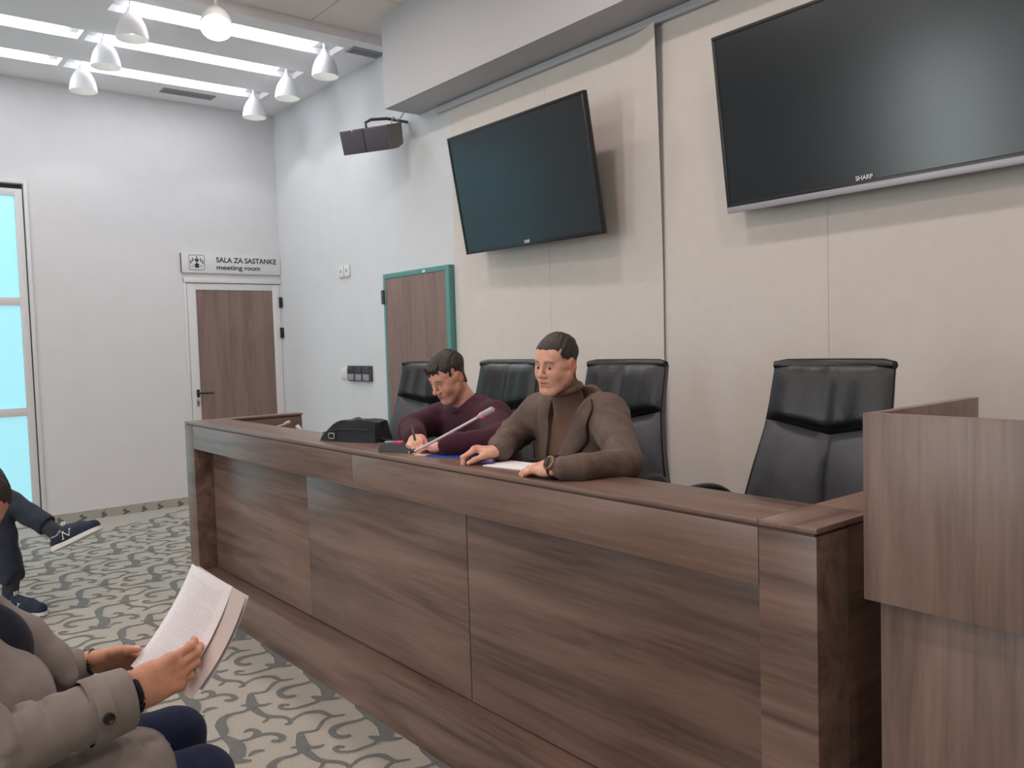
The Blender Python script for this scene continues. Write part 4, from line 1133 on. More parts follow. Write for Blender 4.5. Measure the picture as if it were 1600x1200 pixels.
M_['skin'] = vcol_mat('skin', .48, .12)
def hair_mat(name, rgb):
    m, nt, b_ = new_mat(name); N, L = nt.nodes.new, nt.links.new
    tc = N('ShaderNodeTexCoord'); mp = N('ShaderNodeMapping'); mp.inputs['Scale'].default_value = (90, 90, 22); mp.inputs['Rotation'].default_value = (.5, .3, 0); L(tc.outputs['Object'], mp.inputs[0])
    n = N('ShaderNodeTexNoise'); n.inputs['Scale'].default_value = 3; n.inputs['Detail'].default_value = 4; L(mp.outputs[0], n.inputs['Vector'])
    at = N('ShaderNodeAttribute'); at.attribute_name = 'Col'
    mr = N('ShaderNodeMapRange'); mr.inputs[1].default_value = .3; mr.inputs[2].default_value = .7; mr.inputs[3].default_value = .6; mr.inputs[4].default_value = 1.45; L(n.outputs['Fac'], mr.inputs[0])
    v = N('ShaderNodeVectorMath'); v.operation = 'SCALE'; L(at.outputs['Color'], v.inputs[0]); L(mr.outputs[0], v.inputs[3])
    L(v.outputs[0], b_.inputs['Base Color']); b_.inputs['Roughness'].default_value = .55
    bp = N('ShaderNodeBump'); bp.inputs['Strength'].default_value = .6; bp.inputs['Distance'].default_value = .003; L(n.outputs['Fac'], bp.inputs['Height']); L(bp.outputs['Normal'], b_.inputs['Normal'])
    return m
M_['hair'] = hair_mat('dark_hair', (48, 43, 40))
M_['eye_white'] = plain('eye_white', (196, 184, 176), .3); M_['iris'] = plain('iris', (66, 48, 38), .25)

def make_body(per, lo, hi, h, skin, head, hands, core):
    """one continuous skin: head, neck, trunk core, arms and hands in a single field.
    head: dict(R, t, s, neck, jaw, lids, ...); hands: list of (side, frame, wrist, scale, curl, spread, thumb)"""
    f = Field(lo, hi, h)
    Rm, t, s = np.array(head['R']), np.array(head['t']), head['s']
    nl = Rm.T @ (np.array(head['neck'])-t)/s
    f.fr = (Rm, t, s); head_prims(f, nl, head.get('jaw', 1.0), head.get('lids', 1.0)); f.fr = None
    for a, b_, ra, rb in core: f.cap(a, b_, ra, rb, k=.012)
    info = []
    for side, fm, wr, sc, curl, spread, thumb in hands:
        f.fr = (np.array(fm), np.array(wr), sc); info.append((side, np.array(fm), np.array(wr), sc, hand_prims(f, side, curl, spread, thumb))); f.fr = None
    V, F = f.nets()
    c = np.tile(lin(skin), (len(V), 1))
    c = head_colour(c, (V-t) @ Rm/s, head.get('hair', (46, 40, 36)), head.get('brow_drop', 0), head.get('stub', .25))
    for side, fm, wr, sc, tips in info: c = hand_colour(c, (V-wr) @ fm/sc, side, tips)
    np_mesh('body', V, F, M_['skin'], per, c)
    hv, hf, hc = hair_local(head.get('hair', (46, 40, 36)), head.get('hairline', .07), head.get('seed', 0))
    np_mesh('hair', place(hv, Rm, t, s), hf, M_['hair'], per, hc)
    n = head.get('strands', 0)
    if n:
        bm = bmesh.new(); rs = random.Random(3)
        for i in range(n):
            x0 = -.042+.084*i/(n-1)+rs.uniform(-.004, .004); lg = rs.uniform(-.008, .014)
            P = [(x0*.8, .050, .104), (x0, .080, .094), (x0*1.05+rs.uniform(-.006, .006), .0945-abs(x0)*.35, .078), (x0*1.1+.006+rs.uniform(-.006, .006), .0975-abs(x0)*.5, .062-lg)]
            add_tube(bm, [Vector(place([p], Rm, t, s)[0]) for p in spline(P, 4)], [.0045*s]*4+[.0042*s]*4+[.003*s]*4+[.0006], 7)
        bmesh.ops.recalc_face_normals(bm, faces=bm.faces); fo = bm_obj('fringe', bm, M_['hair'], per, 60)
        fa = fo.data.color_attributes.new('Col', 'FLOAT_COLOR', 'POINT'); fa.data.foreach_set('color', list(s2l((46, 40, 36)))*len(fo.data.vertices))
    if head.get('lids', 1.0) > 0:
        for sd in (-1, 1):
            c0 = np.array((sd*.032, .0765, 0.0)); g = np.array(head.get('gaze', (0, 1, 0)), float); g /= np.linalg.norm(g)
            for nm, rad, off_, mt in (('eye', .0135, 0, 'eye_white'), ('iris', .0070, .0088, 'iris')):
                bm = bmesh.new(); bmesh.ops.create_uvsphere(bm, u_segments=16, v_segments=12, radius=rad*s)
                bmesh.ops.translate(bm, vec=Vector(place([c0+g*off_], Rm, t, s)[0]), verts=bm.verts)
                if nm == 'eye': eo = bm_obj(nm, bm, M_[mt], per, 180)
                else: bm_obj(nm, bm, M_[mt], eo, 180, org=root_loc(per))

def hand_frame(wrist, fingers, palm):
    """rotation with +y towards fingers and -z along the palm direction"""
    y = Vector(fingers).normalized(); z = -Vector(palm); z = (z-y*z.dot(y)).normalized(); x = y.cross(z)
    return np.array(((x[0], y[0], z[0]), (x[1], y[1], z[1]), (x[2], y[2], z[2])))

def strip_on(fields, left, right, D, off=.003, th=.003, nu=6, nv=14):
    """thin cloth strip between two outlines, laid on the surface of a field along direction D"""
    Lp = spline([Vector(p) for p in left], 6); Rp = spline([Vector(p) for p in right], 6)
    bm = bmesh.new(); T, B_ = [], []; D = np.array(D, float); D /= np.linalg.norm(D)
    for j in range(nv+1):
        a = Lp[round(j/nv*(len(Lp)-1))]; c = Rp[round(j/nv*(len(Rp)-1))]; r1, r2 = [], []
        for i in range(nu+1):
            p = a+(c-a)*(i/nu)
            q = fields.hit(np.array(p)-D*.25, D, .6, 200); e = 1-abs(2*i/nu-1)**4
            r1.append(bm.verts.new(q-D*(off+th*(.4+.6*e)))); r2.append(bm.verts.new(q+D*.004))
        T.append(r1); B_.append(r2)
    for j in range(nv):
        for i in range(nu):
            bm.faces.new((T[j][i], T[j][i+1], T[j+1][i+1], T[j+1][i])); bm.faces.new((B_[j][i], B_[j+1][i], B_[j+1][i+1], B_[j][i+1]))
        bm.faces.new((T[j][0], T[j+1][0], B_[j+1][0], B_[j][0])); bm.faces.new((T[j][nu], B_[j][nu], B_[j+1][nu], T[j+1][nu]))
    for i in range(nu):
        bm.faces.new((T[0][i], B_[0][i], B_[0][i+1], T[0][i+1])); bm.faces.new((T[nv][i], T[nv][i+1], B_[nv][i+1], B_[nv][i]))
    bmesh.ops.recalc_face_normals(bm, faces=bm.faces)
    return bm
def mid(a, b_, t=.5): return tuple(np.array(a)*(1-t)+np.array(b_)*t)
# ------------------------------------------------------------------ cloth
M_['blazer'] = fabric('brown_wool_blazer', (94, 80, 73), .30, 420, .9, check=.05, melange=.25)
M_['turtle'] = fabric('brown_knit', (104, 82, 70), .15, 600, .9)
M_['burgundy'] = fabric('burgundy_knit', (62, 30, 44), .25, 520, .9, melange=.2)
M_['coat'] = fabric('grey_wool_coat', (132, 125, 121), .10, 420, .95)
M_['jeans'] = fabric('navy_denim', (34, 42, 70), .25, 700, .85)
M_['darkjeans'] = fabric('dark_denim', (42, 48, 60), .25, 700, .85)
M_['navy'] = fabric('navy_shirt', (30, 34, 46), .2, 600, .9)
M_['sock'] = fabric('dark_sock', (52, 54, 60), .2, 600, .95)
M_['trouser'] = fabric('dark_trousers', (36, 38, 44), .2, 600, .9)

def cloth(name, f, mat, per, amp=.003, freq=34, seed=1, extra=None):
    f.fn(lambda d, X, Y, Z: d+amp*sines(X, Y, Z, freq, seed)+amp*.5*sines(X, Y, Z, freq*2.3, seed+5)*(np.abs(d) < .05))
    if extra: f.fn(extra)
    V, F = f.nets(); return np_mesh(name, V, F, mat, per)
def rings(a, b_, n, amp, lo=0.0, hi=1.0, slant=0.0):
    """sleeve creases: broken, slanted folds across the axis a->b"""
    a, b_ = np.array(a, float), np.array(b_, float); ax = (b_-a); L = np.linalg.norm(ax); ax /= L
    pv = np.cross(ax, (0.3, .2, 1)); pv /= np.linalg.norm(pv); qv = np.cross(ax, pv)
    def g(d, X, Y, Z):
        t = ((X-a[0])*ax[0]+(Y-a[1])*ax[1]+(Z-a[2])*ax[2])/L
        q = (X-a[0])*pv[0]+(Y-a[1])*pv[1]+(Z-a[2])*pv[2]; r = (X-a[0])*qv[0]+(Y-a[1])*qv[1]+(Z-a[2])*qv[2]
        rad = np.sqrt(q*q+r*r)
        w_ = np.clip((t-lo)*5, 0, 1)*np.clip((hi-t)*5, 0, 1)*np.clip((.105-rad)*22, 0, 1)
        ph = 2*np.pi*n*t+q*slant+2.2*np.sin(q*26+n)+1.6*np.sin(r*31+2*n)
        fold = np.sin(ph); fold = np.sign(fold)*np.abs(fold)**1.4
        md = .5+.5*np.sin(q*30+r*23+t*5+n)
        return d+amp*w_*fold*md
    return g
def creases(a, b_, n, amp, lo=0.0, hi=1.0, slant=0.0, sharp=.38, rmax=.105):
    """narrow fold lines across the axis a->b"""
    a, b_ = np.array(a, float), np.array(b_, float); ax = (b_-a); L = np.linalg.norm(ax); ax /= L
    pv = np.cross(ax, (0.3, .2, 1)); pv /= np.linalg.norm(pv); qv = np.cross(ax, pv)
    def g(d, X, Y, Z):
        t = ((X-a[0])*ax[0]+(Y-a[1])*ax[1]+(Z-a[2])*ax[2])/L
        q = (X-a[0])*pv[0]+(Y-a[1])*pv[1]+(Z-a[2])*pv[2]; r = (X-a[0])*qv[0]+(Y-a[1])*qv[1]+(Z-a[2])*qv[2]
        w_ = np.clip((t-lo)*5, 0, 1)*np.clip((hi-t)*5, 0, 1)*np.clip((rmax-np.sqrt(q*q+r*r))*22, 0, 1)
        ph = np.pi*n*t+q*slant+1.1*np.sin(q*19+n)+1.1*np.sin(r*23+2*n)
        return d+amp*w_*np.exp(-(np.sin(ph)/sharp)**2)*np.clip(.25+.9*np.sin(q*21+r*17+t*4+2.3*n), 0, 1)
    return g
def legs_seated(per, pel, kn, an, mat, r0=.085, name='trousers', tone=.0025, ft=None):
    lo = np.min(np.array(pel+kn+an), 0)-.14; hi = np.max(np.array(pel+kn+an), 0)+.14
    f = Field(lo, hi, .0095)
    f.cap(pel[0], pel[1], .125, .125, k=.05, nrm=(0, 0, 1), sq=.85)
    for h_, k_, a_ in zip(pel, kn, an):
        f.cap(h_, k_, r0, .064, k=.04); f.cap(k_, a_, .063, .056, k=.02)
    return cloth(name, f, mat, per, tone, 40, 4)

def dress_shoe(per, an, toe_dir, mat='black'):
    an = Vector(an); d_ = Vector(toe_dir).normalized(); z0 = an.z-.075
    f = Field(np.array(an)-.2, np.array(an)+.24, .008)
    h_ = an-d_*.055; f.chain([(h_.x, h_.y, z0+.045), (an.x+d_.x*.06, an.y+d_.y*.06, z0+.045), (an.x+d_.x*.17, an.y+d_.y*.17, z0+.03)], [.036, .042, .028], k=.02)
    f.cap((an.x, an.y, an.z+.03), (an.x, an.y, z0+.05), .036, .04, k=.02)
    V, F = f.nets(); np_mesh('shoe', V, F, M_[mat], per)

# ------------------------------------------------------------------ man in the brown blazer
P2 = (-2.05, 2.02, .15)
m2 = thing('person', 'man in brown checked blazer and turtleneck leaning on the desk', 'person', P2)
wrR, wrL = (-2.105, 1.645, 1.040), (-1.712, 1.548, 1.034)
RH = hand_frame(wrR, (-.55, -.80, .06), (-.1, -.1, -1)); LH = hand_frame(wrL, (-1, -.06, -.10), (-.1, .2, -1))
shL, shR, elL, elR = (-1.845, 1.885, 1.145), (-2.19, 1.90, 1.138), (-1.640, 1.745, 1.032), (-2.262, 1.835, 1.060)
make_body(m2, (-2.30, 1.42, .95), (-1.58, 1.99, 1.44), .0028, SKIN,
    dict(R=rot(R(187), R(-8), R(-3)), t=(-1.984, 1.80, 1.311), s=.750, neck=(-2.0, 1.885, 1.15), jaw=1.10, hairline=.079, stub=.10, gaze=(-.30, 1, -.05), seed=2, brow_drop=.0025, lids=.60),
    [(-1, RH, wrR, .86, [(.55, .9, .5), (.65, .95, .5), (.7, .95, .5), (.65, .85, .5)], .04, (.50, .7, .35)), (1, LH, wrL, .93, [(.10, .22, .15), (.13, .22, .15), (.16, .25, .2), (.2, .3, .2)], .04, (.45, .35, .3))],
    [((-2.0, 1.90, 1.10), shL, .05, .04), ((-2.0, 1.90, 1.10), shR, .05, .04), (shL, elL, .04, .032), (elL, wrL, .032, .022), (shR, elR, .04, .032), (elR, wrR, .032, .022)])
f = Field((-2.50, 1.42, .50), (-1.45, 2.36, 1.30), .0072)
f.cap((-2.10, 2.10, .66), (-2.015, 1.935, 1.01), .175, .178, k=.06, nrm=(0, -1, .25), sq=.74)
f.cap((-2.17, 1.90, 1.132), (-1.865, 1.89, 1.142), .070, k=.06)
f.cap((-2.07, 1.90, 1.168), (-1.96, 1.895, 1.172), .060, k=.05)
f.cap(shL, elL, .066, .050, k=.035); f.chain([elL, mid(elL, (-1.672, 1.555, 1.036), .8), (-1.692, 1.550, 1.036)], [.046, .036, .034], k=.02)
f.cap(shR, elR, .064, .054, k=.035); f.chain([elR, mid(elR, wrR, .8), (wrR[0]+.004, wrR[1]+.012, wrR[2])], [.052, .041, .036], k=.02)
f.chain([(-2.062, 1.860, 1.190), (-2.068, 1.905, 1.208), (-2.035, 1.942, 1.220), (-1.97, 1.944, 1.222), (-1.925, 1.910, 1.216), (-1.897, 1.858, 1.196)], [.010, .012, .013, .013, .012, .010], k=.018)
fv = Field(f.lo, f.lo+f.h*(f.n-1), f.h)     # bare copy used to lay the lapels on
for g in (rings(shL, elL, 2, .004, .2, 1.1, 20), creases(shL, elL, 4, .008, .1, 1.15, 12), creases(elL, wrL, 4, .007, -.2, .8, 14), rings(shR, elR, 3, .004, .2, 1.2, -18), creases(elR, wrR, 5, .006, -.2, .9, 12)): f.fn(g)
# open front
Vl = [(-2.035, 1.26), (-2.045, 1.122), (-2.045, 1.038), (-2.040, .93)]; Vr = [(-1.885, 1.26), (-1.912, 1.169), (-1.955, 1.086), (-1.990, 1.009), (-2.022, .93)]
zz = np.array([p[1] for p in Vl[::-1]]); xl = np.array([p[0] for p in Vl[::-1]]); zr = np.array([p[1] for p in Vr[::-1]]); xr = np.array([p[0] for p in Vr[::-1]])
def vcut(d, X, Y, Z):
    a = np.interp(Z, zz, xl); c = np.interp(Z, zr, xr); ins = np.minimum(X-a, c-X)+0*Y
    ins = np.minimum(ins, 1.90-Y); ins = np.minimum(ins, Z-.94)
    return np.maximum(d, ins)
fv.d[:] = f.d
bz = cloth('blazer', f, M_['blazer'], m2, .0030, 36, 3, vcut)
t_ = Field((-2.25, 1.65, .62), (-1.78, 2.15, 1.29), .0065)
t_.cap((-2.09, 2.08, .66), (-2.01, 1.93, 1.01), .160, .163, k=.06, nrm=(0, -1, .25), sq=.74); t_.cap((-2.10, 1.90, 1.10), (-1.93, 1.89, 1.11), .06, k=.05)
t_.cap((-2.0, 1.885, 1.10), (-1.987, 1.838, 1.232), .058, .0500, k=.03)
cloth('turtleneck', t_, M_['turtle'], m2, .003, 30, 8)
cl = [Vector((-1.987, 1.838, 1.230))+Vector((.0455*math.cos(a), .0475*math.sin(a), .012*math.sin(a))) for a in [2*math.pi*i/28 for i in range(29)]]
tube('roll_collar', cl, .0125, M_['turtle'], m2, 10)
Yp = 2.00
def W(pts): return [(x, Yp, z) for x, z in pts]
bm = strip_on(fv, W([(-1.888, 1.205), (-1.912, 1.165), (-1.955, 1.086), (-1.990, 1.009), (-2.020, .95)]), W([(-1.862, 1.200), (-1.838, 1.165), (-1.875, 1.10), (-1.91, 1.04), (-1.995, .95)]), (0, 1, 0), .006, .007)
bm_obj('lapel', bm, M_['blazer'], bz, 60, org=P2)
bm = strip_on(fv, W([(-2.037, 1.195), (-2.045, 1.122), (-2.045, 1.038), (-2.040, .95)]), W([(-2.068, 1.19), (-2.105, 1.135), (-2.09, 1.04), (-2.055, .95)]), (0, 1, 0), .006, .007)
bm_obj('lapel', bm, M_['blazer'], bz, 60, org=P2)
M_['lapel_shade'] = fabric('lapel_shade', (46, 38, 35), .2, 420)  # dark tone for lines drawn as gap shadow along the lapel edges
for pl in ([(-1.862, 1.200), (-1.838, 1.165), (-1.875, 1.10), (-1.91, 1.04), (-1.985, .96)], [(-1.838, 1.165), (-1.872, 1.172)], [(-2.068, 1.19), (-2.105, 1.135), (-2.09, 1.04), (-2.055, .96)]):
    tube('lapel_edge_shade', [tuple(fv.hit((p[0], 1.76, p[2]), (0, 1, 0), .4, 200)-np.array((0, .006, 0))) for p in spline([(x, 0, z) for x, z in pl], 5)], .0026, M_['lapel_shade'], bz, 6)
legs_seated(m2, [(-2.2, 2.14, .62), (-2.0, 2.14, .62)], [(-2.19, 1.83, .66), (-2.0, 1.83, .66)], [(-2.19, 1.86, .25), (-2.0, 1.86, .25)], M_['trouser'], .08)
for x in (-2.19, -2.0): dress_shoe(m2, (x, 1.93, .235), (0, -1, 0))
# wristwatch
wc_ = Vector(wrL)+Vector((-.006, 0, 0)); wd = Vector((-1, .04, -.10)).normalized()
xx, yy, _ = frame_from(wd)
M_['strap'] = plain('watch_strap', (52, 40, 34), .5); M_['gold'] = plain('watch_case', (150, 120, 88), .3, metal=.7); M_['dial'] = plain('watch_dial', (40, 32, 28), .4)
pts = [wc_+xx*.0285*math.cos(a)+yy*.0245*math.sin(a) for a in [2*math.pi*i/24 for i in range(25)]]
wp = tube('wristwatch', pts, [.0115]*25, M_['strap'], m2, 8, .3, tuple(wd))
cn = (Vector((.25, -.80, .52))).normalized(); cn = (cn-wd*cn.dot(wd)).normalized(); fx, fy, _ = frame_from(cn, tuple(wd)); Mw = basis(fx, fy, cn, wc_+cn*.024)
lathe('watch_case', [(0, 0), (.021, 0), (.0215, .006), (.020, .010), (.0165, .011), (.0165, .009), (0, .009)], M_['gold'], wp, 28, Mw); lathe('watch_dial', [(0, .0096), (.0165, .0096), (.0165, .008)], M_['dial'], wp, 24, Mw)
for a in (90, 210, 330): lathe('subdial', [(.0035, .0099), (.0050, .0099), (.0050, .0092), (.0035, .0092)], M_['gold'], wp, 14, Mw @ Matrix.Translation((.0085*math.cos(R(a)), .0085*math.sin(R(a)), 0)))
# pen in his hand
def pen(label, a, b_, mat, rad=.0045):
    a, b_ = Vector(a), Vector(b_); d_ = (b_-a).normalized()
    t = thing('pen', label, 'pen', a)
    tube('barrel', [a+d_*.018, a+d_*.02, b_-d_*.004, b_], [rad*.8, rad, rad, rad*.7], M_[mat], t, 10); tube('tip', [a, a+d_*.018], [.0008, rad*.75], M_['metal'], t, 8)
    tube('clip', [b_-d_*.004+Vector((0, 0, rad)), b_-d_*.04+Vector((0, 0, rad+.001))], .0012, M_['metal'], t, 6)
M_['violet'] = plain('violet_pen', (70, 60, 120), .4)
pen('violet pen under the hand of the man in the blazer', (-2.175, 1.545, 1.008), (-2.07, 1.60, 1.010), 'violet', .0055)

# ------------------------------------------------------------------ man in the burgundy sweater
P1 = (-2.68, 2.02, .15)
m1 = thing('person', 'man in burgundy sweater bent over his writing', 'person', P1)
wrR, wrL = (-2.585, 1.640, 1.046), (-2.385, 1.628, 1.034)
RH = hand_frame(wrR, (.70, -.50, -.20), (-.2, .45, -.85)); LH = hand_frame(wrL, (-1, -.12, -.10), (0, .1, -1))
shL, shR, elL, elR = (-2.440, 1.895, 1.102), (-2.762, 1.90, 1.094), (-2.268, 1.785, 1.045), (-2.765, 1.735, 1.058)
make_body(m1, (-2.86, 1.50, .94), (-2.18, 2.0, 1.40), .0030, SKIN,
    dict(R=rot(R(181), R(-30), R(-4)), t=(-2.602, 1.805, 1.263), s=.742, neck=(-2.600, 1.90, 1.12), jaw=1.05, hairline=.079, stub=.25, seed=5, strands=15, lids=0),
    [(-1, RH, wrR, .84, [(.6, .8, .5), (.7, .9, .5), (.85, 1.0, .5), (.95, 1.0, .5)], .02, (.35, .8, .3)), (1, LH, wrL, .84, [(.15, .25, .2), (.18, .28, .2), (.2, .3, .2), (.22, .3, .2)], .04, (.45, .3, .3))],
    [((-2.6, 1.92, 1.07), shL, .05, .04), ((-2.6, 1.92, 1.07), shR, .05, .04), (shL, elL, .04, .032), (elL, wrL, .032, .022), (shR, elR, .04, .032), (elR, wrR, .032, .022)])
f = Field((-2.98, 1.50, .50), (-2.12, 2.36, 1.22), .0075)
f.cap((-2.68, 2.10, .66), (-2.60, 1.945, .975), .170, .172, k=.06, nrm=(0, -1, .25), sq=.76)
f.cap((-2.74, 1.905, 1.084), (-2.46, 1.90, 1.092), .070, k=.06); f.cap((-2.655, 1.91, 1.122), (-2.55, 1.905, 1.124), .060, k=.05)
f.cap(shL, elL, .064, .053, k=.035); f.chain([elL, mid(elL, wrL, .8), (wrL[0]+.012, wrL[1]+.004, wrL[2])], [.052, .040, .034], k=.02); f.cap(shR, elR, .062, .053, k=.035); f.chain([elR, mid(elR, wrR, .8), (wrR[0]-.010, wrR[1]+.008, wrR[2]+.002)], [.052, .040, .034], k=.02)
for g in (creases(shL, elL, 4, .006, .1, 1.1, 14), creases(elL, wrL, 5, .004, -.1, .9, 14), creases(elR, wrR, 5, .005, -.1, .9, 14), creases(shR, elR, 4, .006, .1, 1.1, -14)): f.fn(g)
cloth('sweater', f, M_['burgundy'], m1, .0035, 30, 6)
cl = [Vector((-2.600, 1.885, 1.155))+Vector((.055*math.cos(a), .055*math.sin(a), .024*math.sin(a))) for a in [2*math.pi*i/28 for i in range(29)]]
tube('neckband', cl, .0125, M_['burgundy'], m1, 10)
legs_seated(m1, [(-2.78, 2.14, .62), (-2.58, 2.14, .62)], [(-2.78, 1.83, .66), (-2.58, 1.83, .66)], [(-2.78, 1.86, .25), (-2.58, 1.86, .25)], M_['trouser'], .08)
for x in (-2.78, -2.58): dress_shoe(m1, (x, 1.93, .235), (0, -1, 0))
pen('dark pen in the writing hand of the man in burgundy', (-2.502, 1.594, 1.004), (-2.575, 1.618, 1.092), 'strap', .0042)
# ------------------------------------------------------------------ audience chairs
M_['chairwood'] = wood('reddish_wood', 1, (84, 50, 42), (112, 68, 56), (132, 84, 70)); M_['upholstery'] = fabric('dark_upholstery', (52, 50, 54), .2, 400)
def audience_chair(label, loc, rz):
    t = thing('audience_chair', label, 'chair', (0, 0, 0), 'audience chairs')
    bm = bmesh.new(); add_box(bm, -.25, .25, -.24, .25, .40, .46, .02, 3); bm_obj('seat', bm, M_['upholstery'], t, 50)
    bm = bmesh.new(); add_box(bm, -.24, .24, -.30, -.25, .52, .90, .02, 3, Matrix.Translation((0, 0, 0))); bm_obj('backrest', bm, M_['upholstery'], t, 50)
    for sx in (-1, 1):
        tube('leg', [(sx*.255, .22, 0), (sx*.255, .22, .41)], .018, M_['chairwood'], t, 10); tube('leg', [(sx*.255, -.27, 0), (sx*.255, -.27, .45), (sx*.25, -.285, .9)], .018, M_['chairwood'], t, 10)
        box('armrest', sx*.265-.024, sx*.265+.024, -.28, .235, .62, .645, M_['chairwood'], t, bev=.006)
        tube('arm_post', [(sx*.255, .2, .40), (sx*.262, .2, .63)], .014, M_['chairwood'], t, 8)
    t.location = loc; t.rotation_euler = (0, 0, rz); return t
audience_chair('audience chair with reddish wooden arms under the man in the grey coat', (-1.89, 0.0, 0), 0)
audience_chair('audience chair under the person with crossed legs', (-5.62, .30, 0), R(-53))

# ------------------------------------------------------------------ man in the grey coat, reading
P3 = (-1.88, .1, 0)
m3 = thing('person', 'man in grey wool coat and navy jeans reading printed pages', 'person', P3)
sk3 = (196, 142, 116)
wrR, wrL = (-1.702, .418, .726), (-2.065, .425, .688)
RH = hand_frame(wrR, (.02, .93, .30), (-1, .12, -.12)); LH = hand_frame(wrL, (.52, .85, -.03), (.62, -.25, -.60))
shR, shL, elR, elL = (-1.68, .04, .93), (-2.10, -.02, .865), (-1.672, .150, .705), (-2.155, .165, .635)
make_body(m3, (-2.27, -.06, .60), (-1.59, .62, 1.24), .0027, sk3,
    dict(R=rot(R(-4), R(-34), 0), t=(-1.975, .160, 1.085), s=.93, neck=(-1.93, .07, .93), stub=.35, lids=0, seed=9),
    [(-1, RH, wrR, 1.0, [(.42, .55, .40), (.48, .60, .40), (.54, .64, .40), (.62, .66, .40)], -.015, (-.05, 1.3, .10)), (1, LH, wrL, .97, [(.35, .6, .4), (.45, .65, .4), (.55, .7, .4), (.65, .7, .4)], .02, (.60, .05, .28))],
    [((-1.93, .05, .90), shL, .06, .045), ((-1.93, .05, .90), shR, .06, .045), (shL, elL, .045, .036), (elL, wrL, .036, .025), (shR, elR, .045, .036), (elR, wrR, .036, .025)])
legs_seated(m3, [(-1.99, -.02, .53), (-1.81, -.02, .53)], [(-1.995, .575, .490), (-1.755, .553, .490)], [(-1.99, .60, .11), (-1.76, .58, .11)], M_['jeans'], .088, 'jeans', .003)
for x in (-1.99, -1.76): dress_shoe(m3, (x, .59, .085), (0, 1, 0))
f = Field((-2.42, -.32, .32), (-1.48, .66, 1.08), .0078)
f.cap((-1.90, -.03, .52), (-1.915, .06, .86), .175, .185, k=.06, nrm=(0, 1, 0), sq=.82)
f.ell((-1.905, .17, .70), (.155, .145, .13), k=.07)                       # belly of the coat
f.cap((-2.06, -.01, .865), (-1.72, .03, .915), .075, k=.06); f.cap((-1.95, .05, .95), (-1.92, .045, .97), .07, k=.05)
f.cap(shR, elR, .078, .070, k=.04); f.cap(elR, mid(elR, wrR, .70), .068, .054, k=.03)
f.cap(shL, elL, .076, .068, k=.04); f.chain([elL, mid(elL, wrL, .68), mid(elL, wrL, .84)], [.066, .048, .043], k=.02)
# skirts of the coat over the thighs
f.cap((-1.80, .02, .545), (-1.745, .40, .540), .125, .112, k=.05, nrm=(0, 0, 1), sq=.9); f.cap((-1.70, .05, .47), (-1.665, .36, .46), .085, .075, k=.05)
f.cap((-1.99, .02, .545), (-2.0, .26, .54), .12, .10, k=.05, nrm=(0, 0, 1), sq=.9)
for g in (rings(shR, elR, 3, .013, .2, 1.2, 14), creases(elR, wrR, 4, .018, -.5, .70, 8, .42, .12), creases(elR, wrR, 6, .010, -.3, .66, -14, .4, .12), creases(shR, elR, 4, .014, .1, 1.2, 10, .4, .12), rings(elL, wrL, 3, .008, -.2, .8, 10)): f.fn(g)
fc = Field(f.lo, f.lo+f.h*(f.n-1), f.h); fc.d[:] = f.d
def hem(d, X, Y, Z):
    d = np.maximum(d, (Y-.50-.25*(X+1.66)-.35*(Z-.6))*.9)          # hem line across the thigh
    return d
ct_ = cloth('coat', f, M_['coat'], m3, .0035, 24, 12, hem)
# cuff of the near sleeve with strap and button
a0 = np.array(mid(elR, wrR, .66)); ax = np.array(wrR)-np.array(elR); ax /= np.linalg.norm(ax)
def sleeve_cuff(name, c0, d_, r0, r1, L):
    c0, d_ = Vector(c0), Vector(d_).normalized(); x_, y_, _ = frame_from(d_)
    bm = bmesh.new(); rg = []
    for (s_, rr_) in ((0, r0), (.004, r0+.004), (L*.5, (r0+r1)/2+.005), (L-.004, r1+.004), (L, r1), (L-.002, r1-.006), (L*.4, r1-.008)):
        rg.append([bm.verts.new(c0+d_*s_+x_*rr_*.92*math.cos(2*math.pi*k/28)+y_*rr_*1.06*math.sin(2*math.pi*k/28)) for k in range(28)])
    for i in range(len(rg)-1):
        for k in range(28): bm.faces.new((rg[i][k], rg[i][(k+1) % 28], rg[i+1][(k+1) % 28], rg[i+1][k]))
    bmesh.ops.recalc_face_normals(bm, faces=bm.faces); return bm_obj(name, bm, M_['coat'], ct_, 60, org=P3), x_, y_, c0
cu, cx, cy, c0 = sleeve_cuff('cuff', a0, ax, .058, .053, .082)
M_['button'] = plain('dark_button', (34, 30, 30), .35)
def button(p, n_, r_=.010):
    n_ = Vector(n_).normalized(); a_, b_, _ = frame_from(n_)
    lathe('button', [(0, .002), (r_*.55, .0015), (r_*.75, .004), (r_, .003), (r_, -.002), (0, -.002)], M_['button'], ct_, 18, basis(a_, b_, n_, p))
toC = (Vector((0, 0, CAM_H))-Vector(wrR)).normalized()
rd = (toC-Vector(ax)*toC.dot(Vector(ax))).normalized(); rd = (rd+Vector((0, 0, -.35))).normalized(); rd = (rd-Vector(ax)*rd.dot(Vector(ax))).normalized()
button(Vector(a0)+Vector(ax)*.022+rd*.0635, rd, .0105)
sd_ = rd.cross(Vector(ax)).normalized()
def around(th, s_, r_):
    return Vector(a0)+Vector(ax)*s_+(rd*math.cos(th)+sd_*math.sin(th))*r_
bm = bmesh.new(); T = []
for i in range(15):
    th = -.35+1.9*i/14; wid = .016 if i > 2 else .016*(.45+.27*i)
    T.append([bm.verts.new(around(th, .022-wid, .0612)), bm.verts.new(around(th, .022+wid, .0612)), bm.verts.new(around(th, .022+wid, .057)), bm.verts.new(around(th, .022-wid, .057))])
for i in range(14):
    for k in range(4): bm.faces.new((T[i][k], T[i][(k+1) % 4], T[i+1][(k+1) % 4], T[i+1][k]))
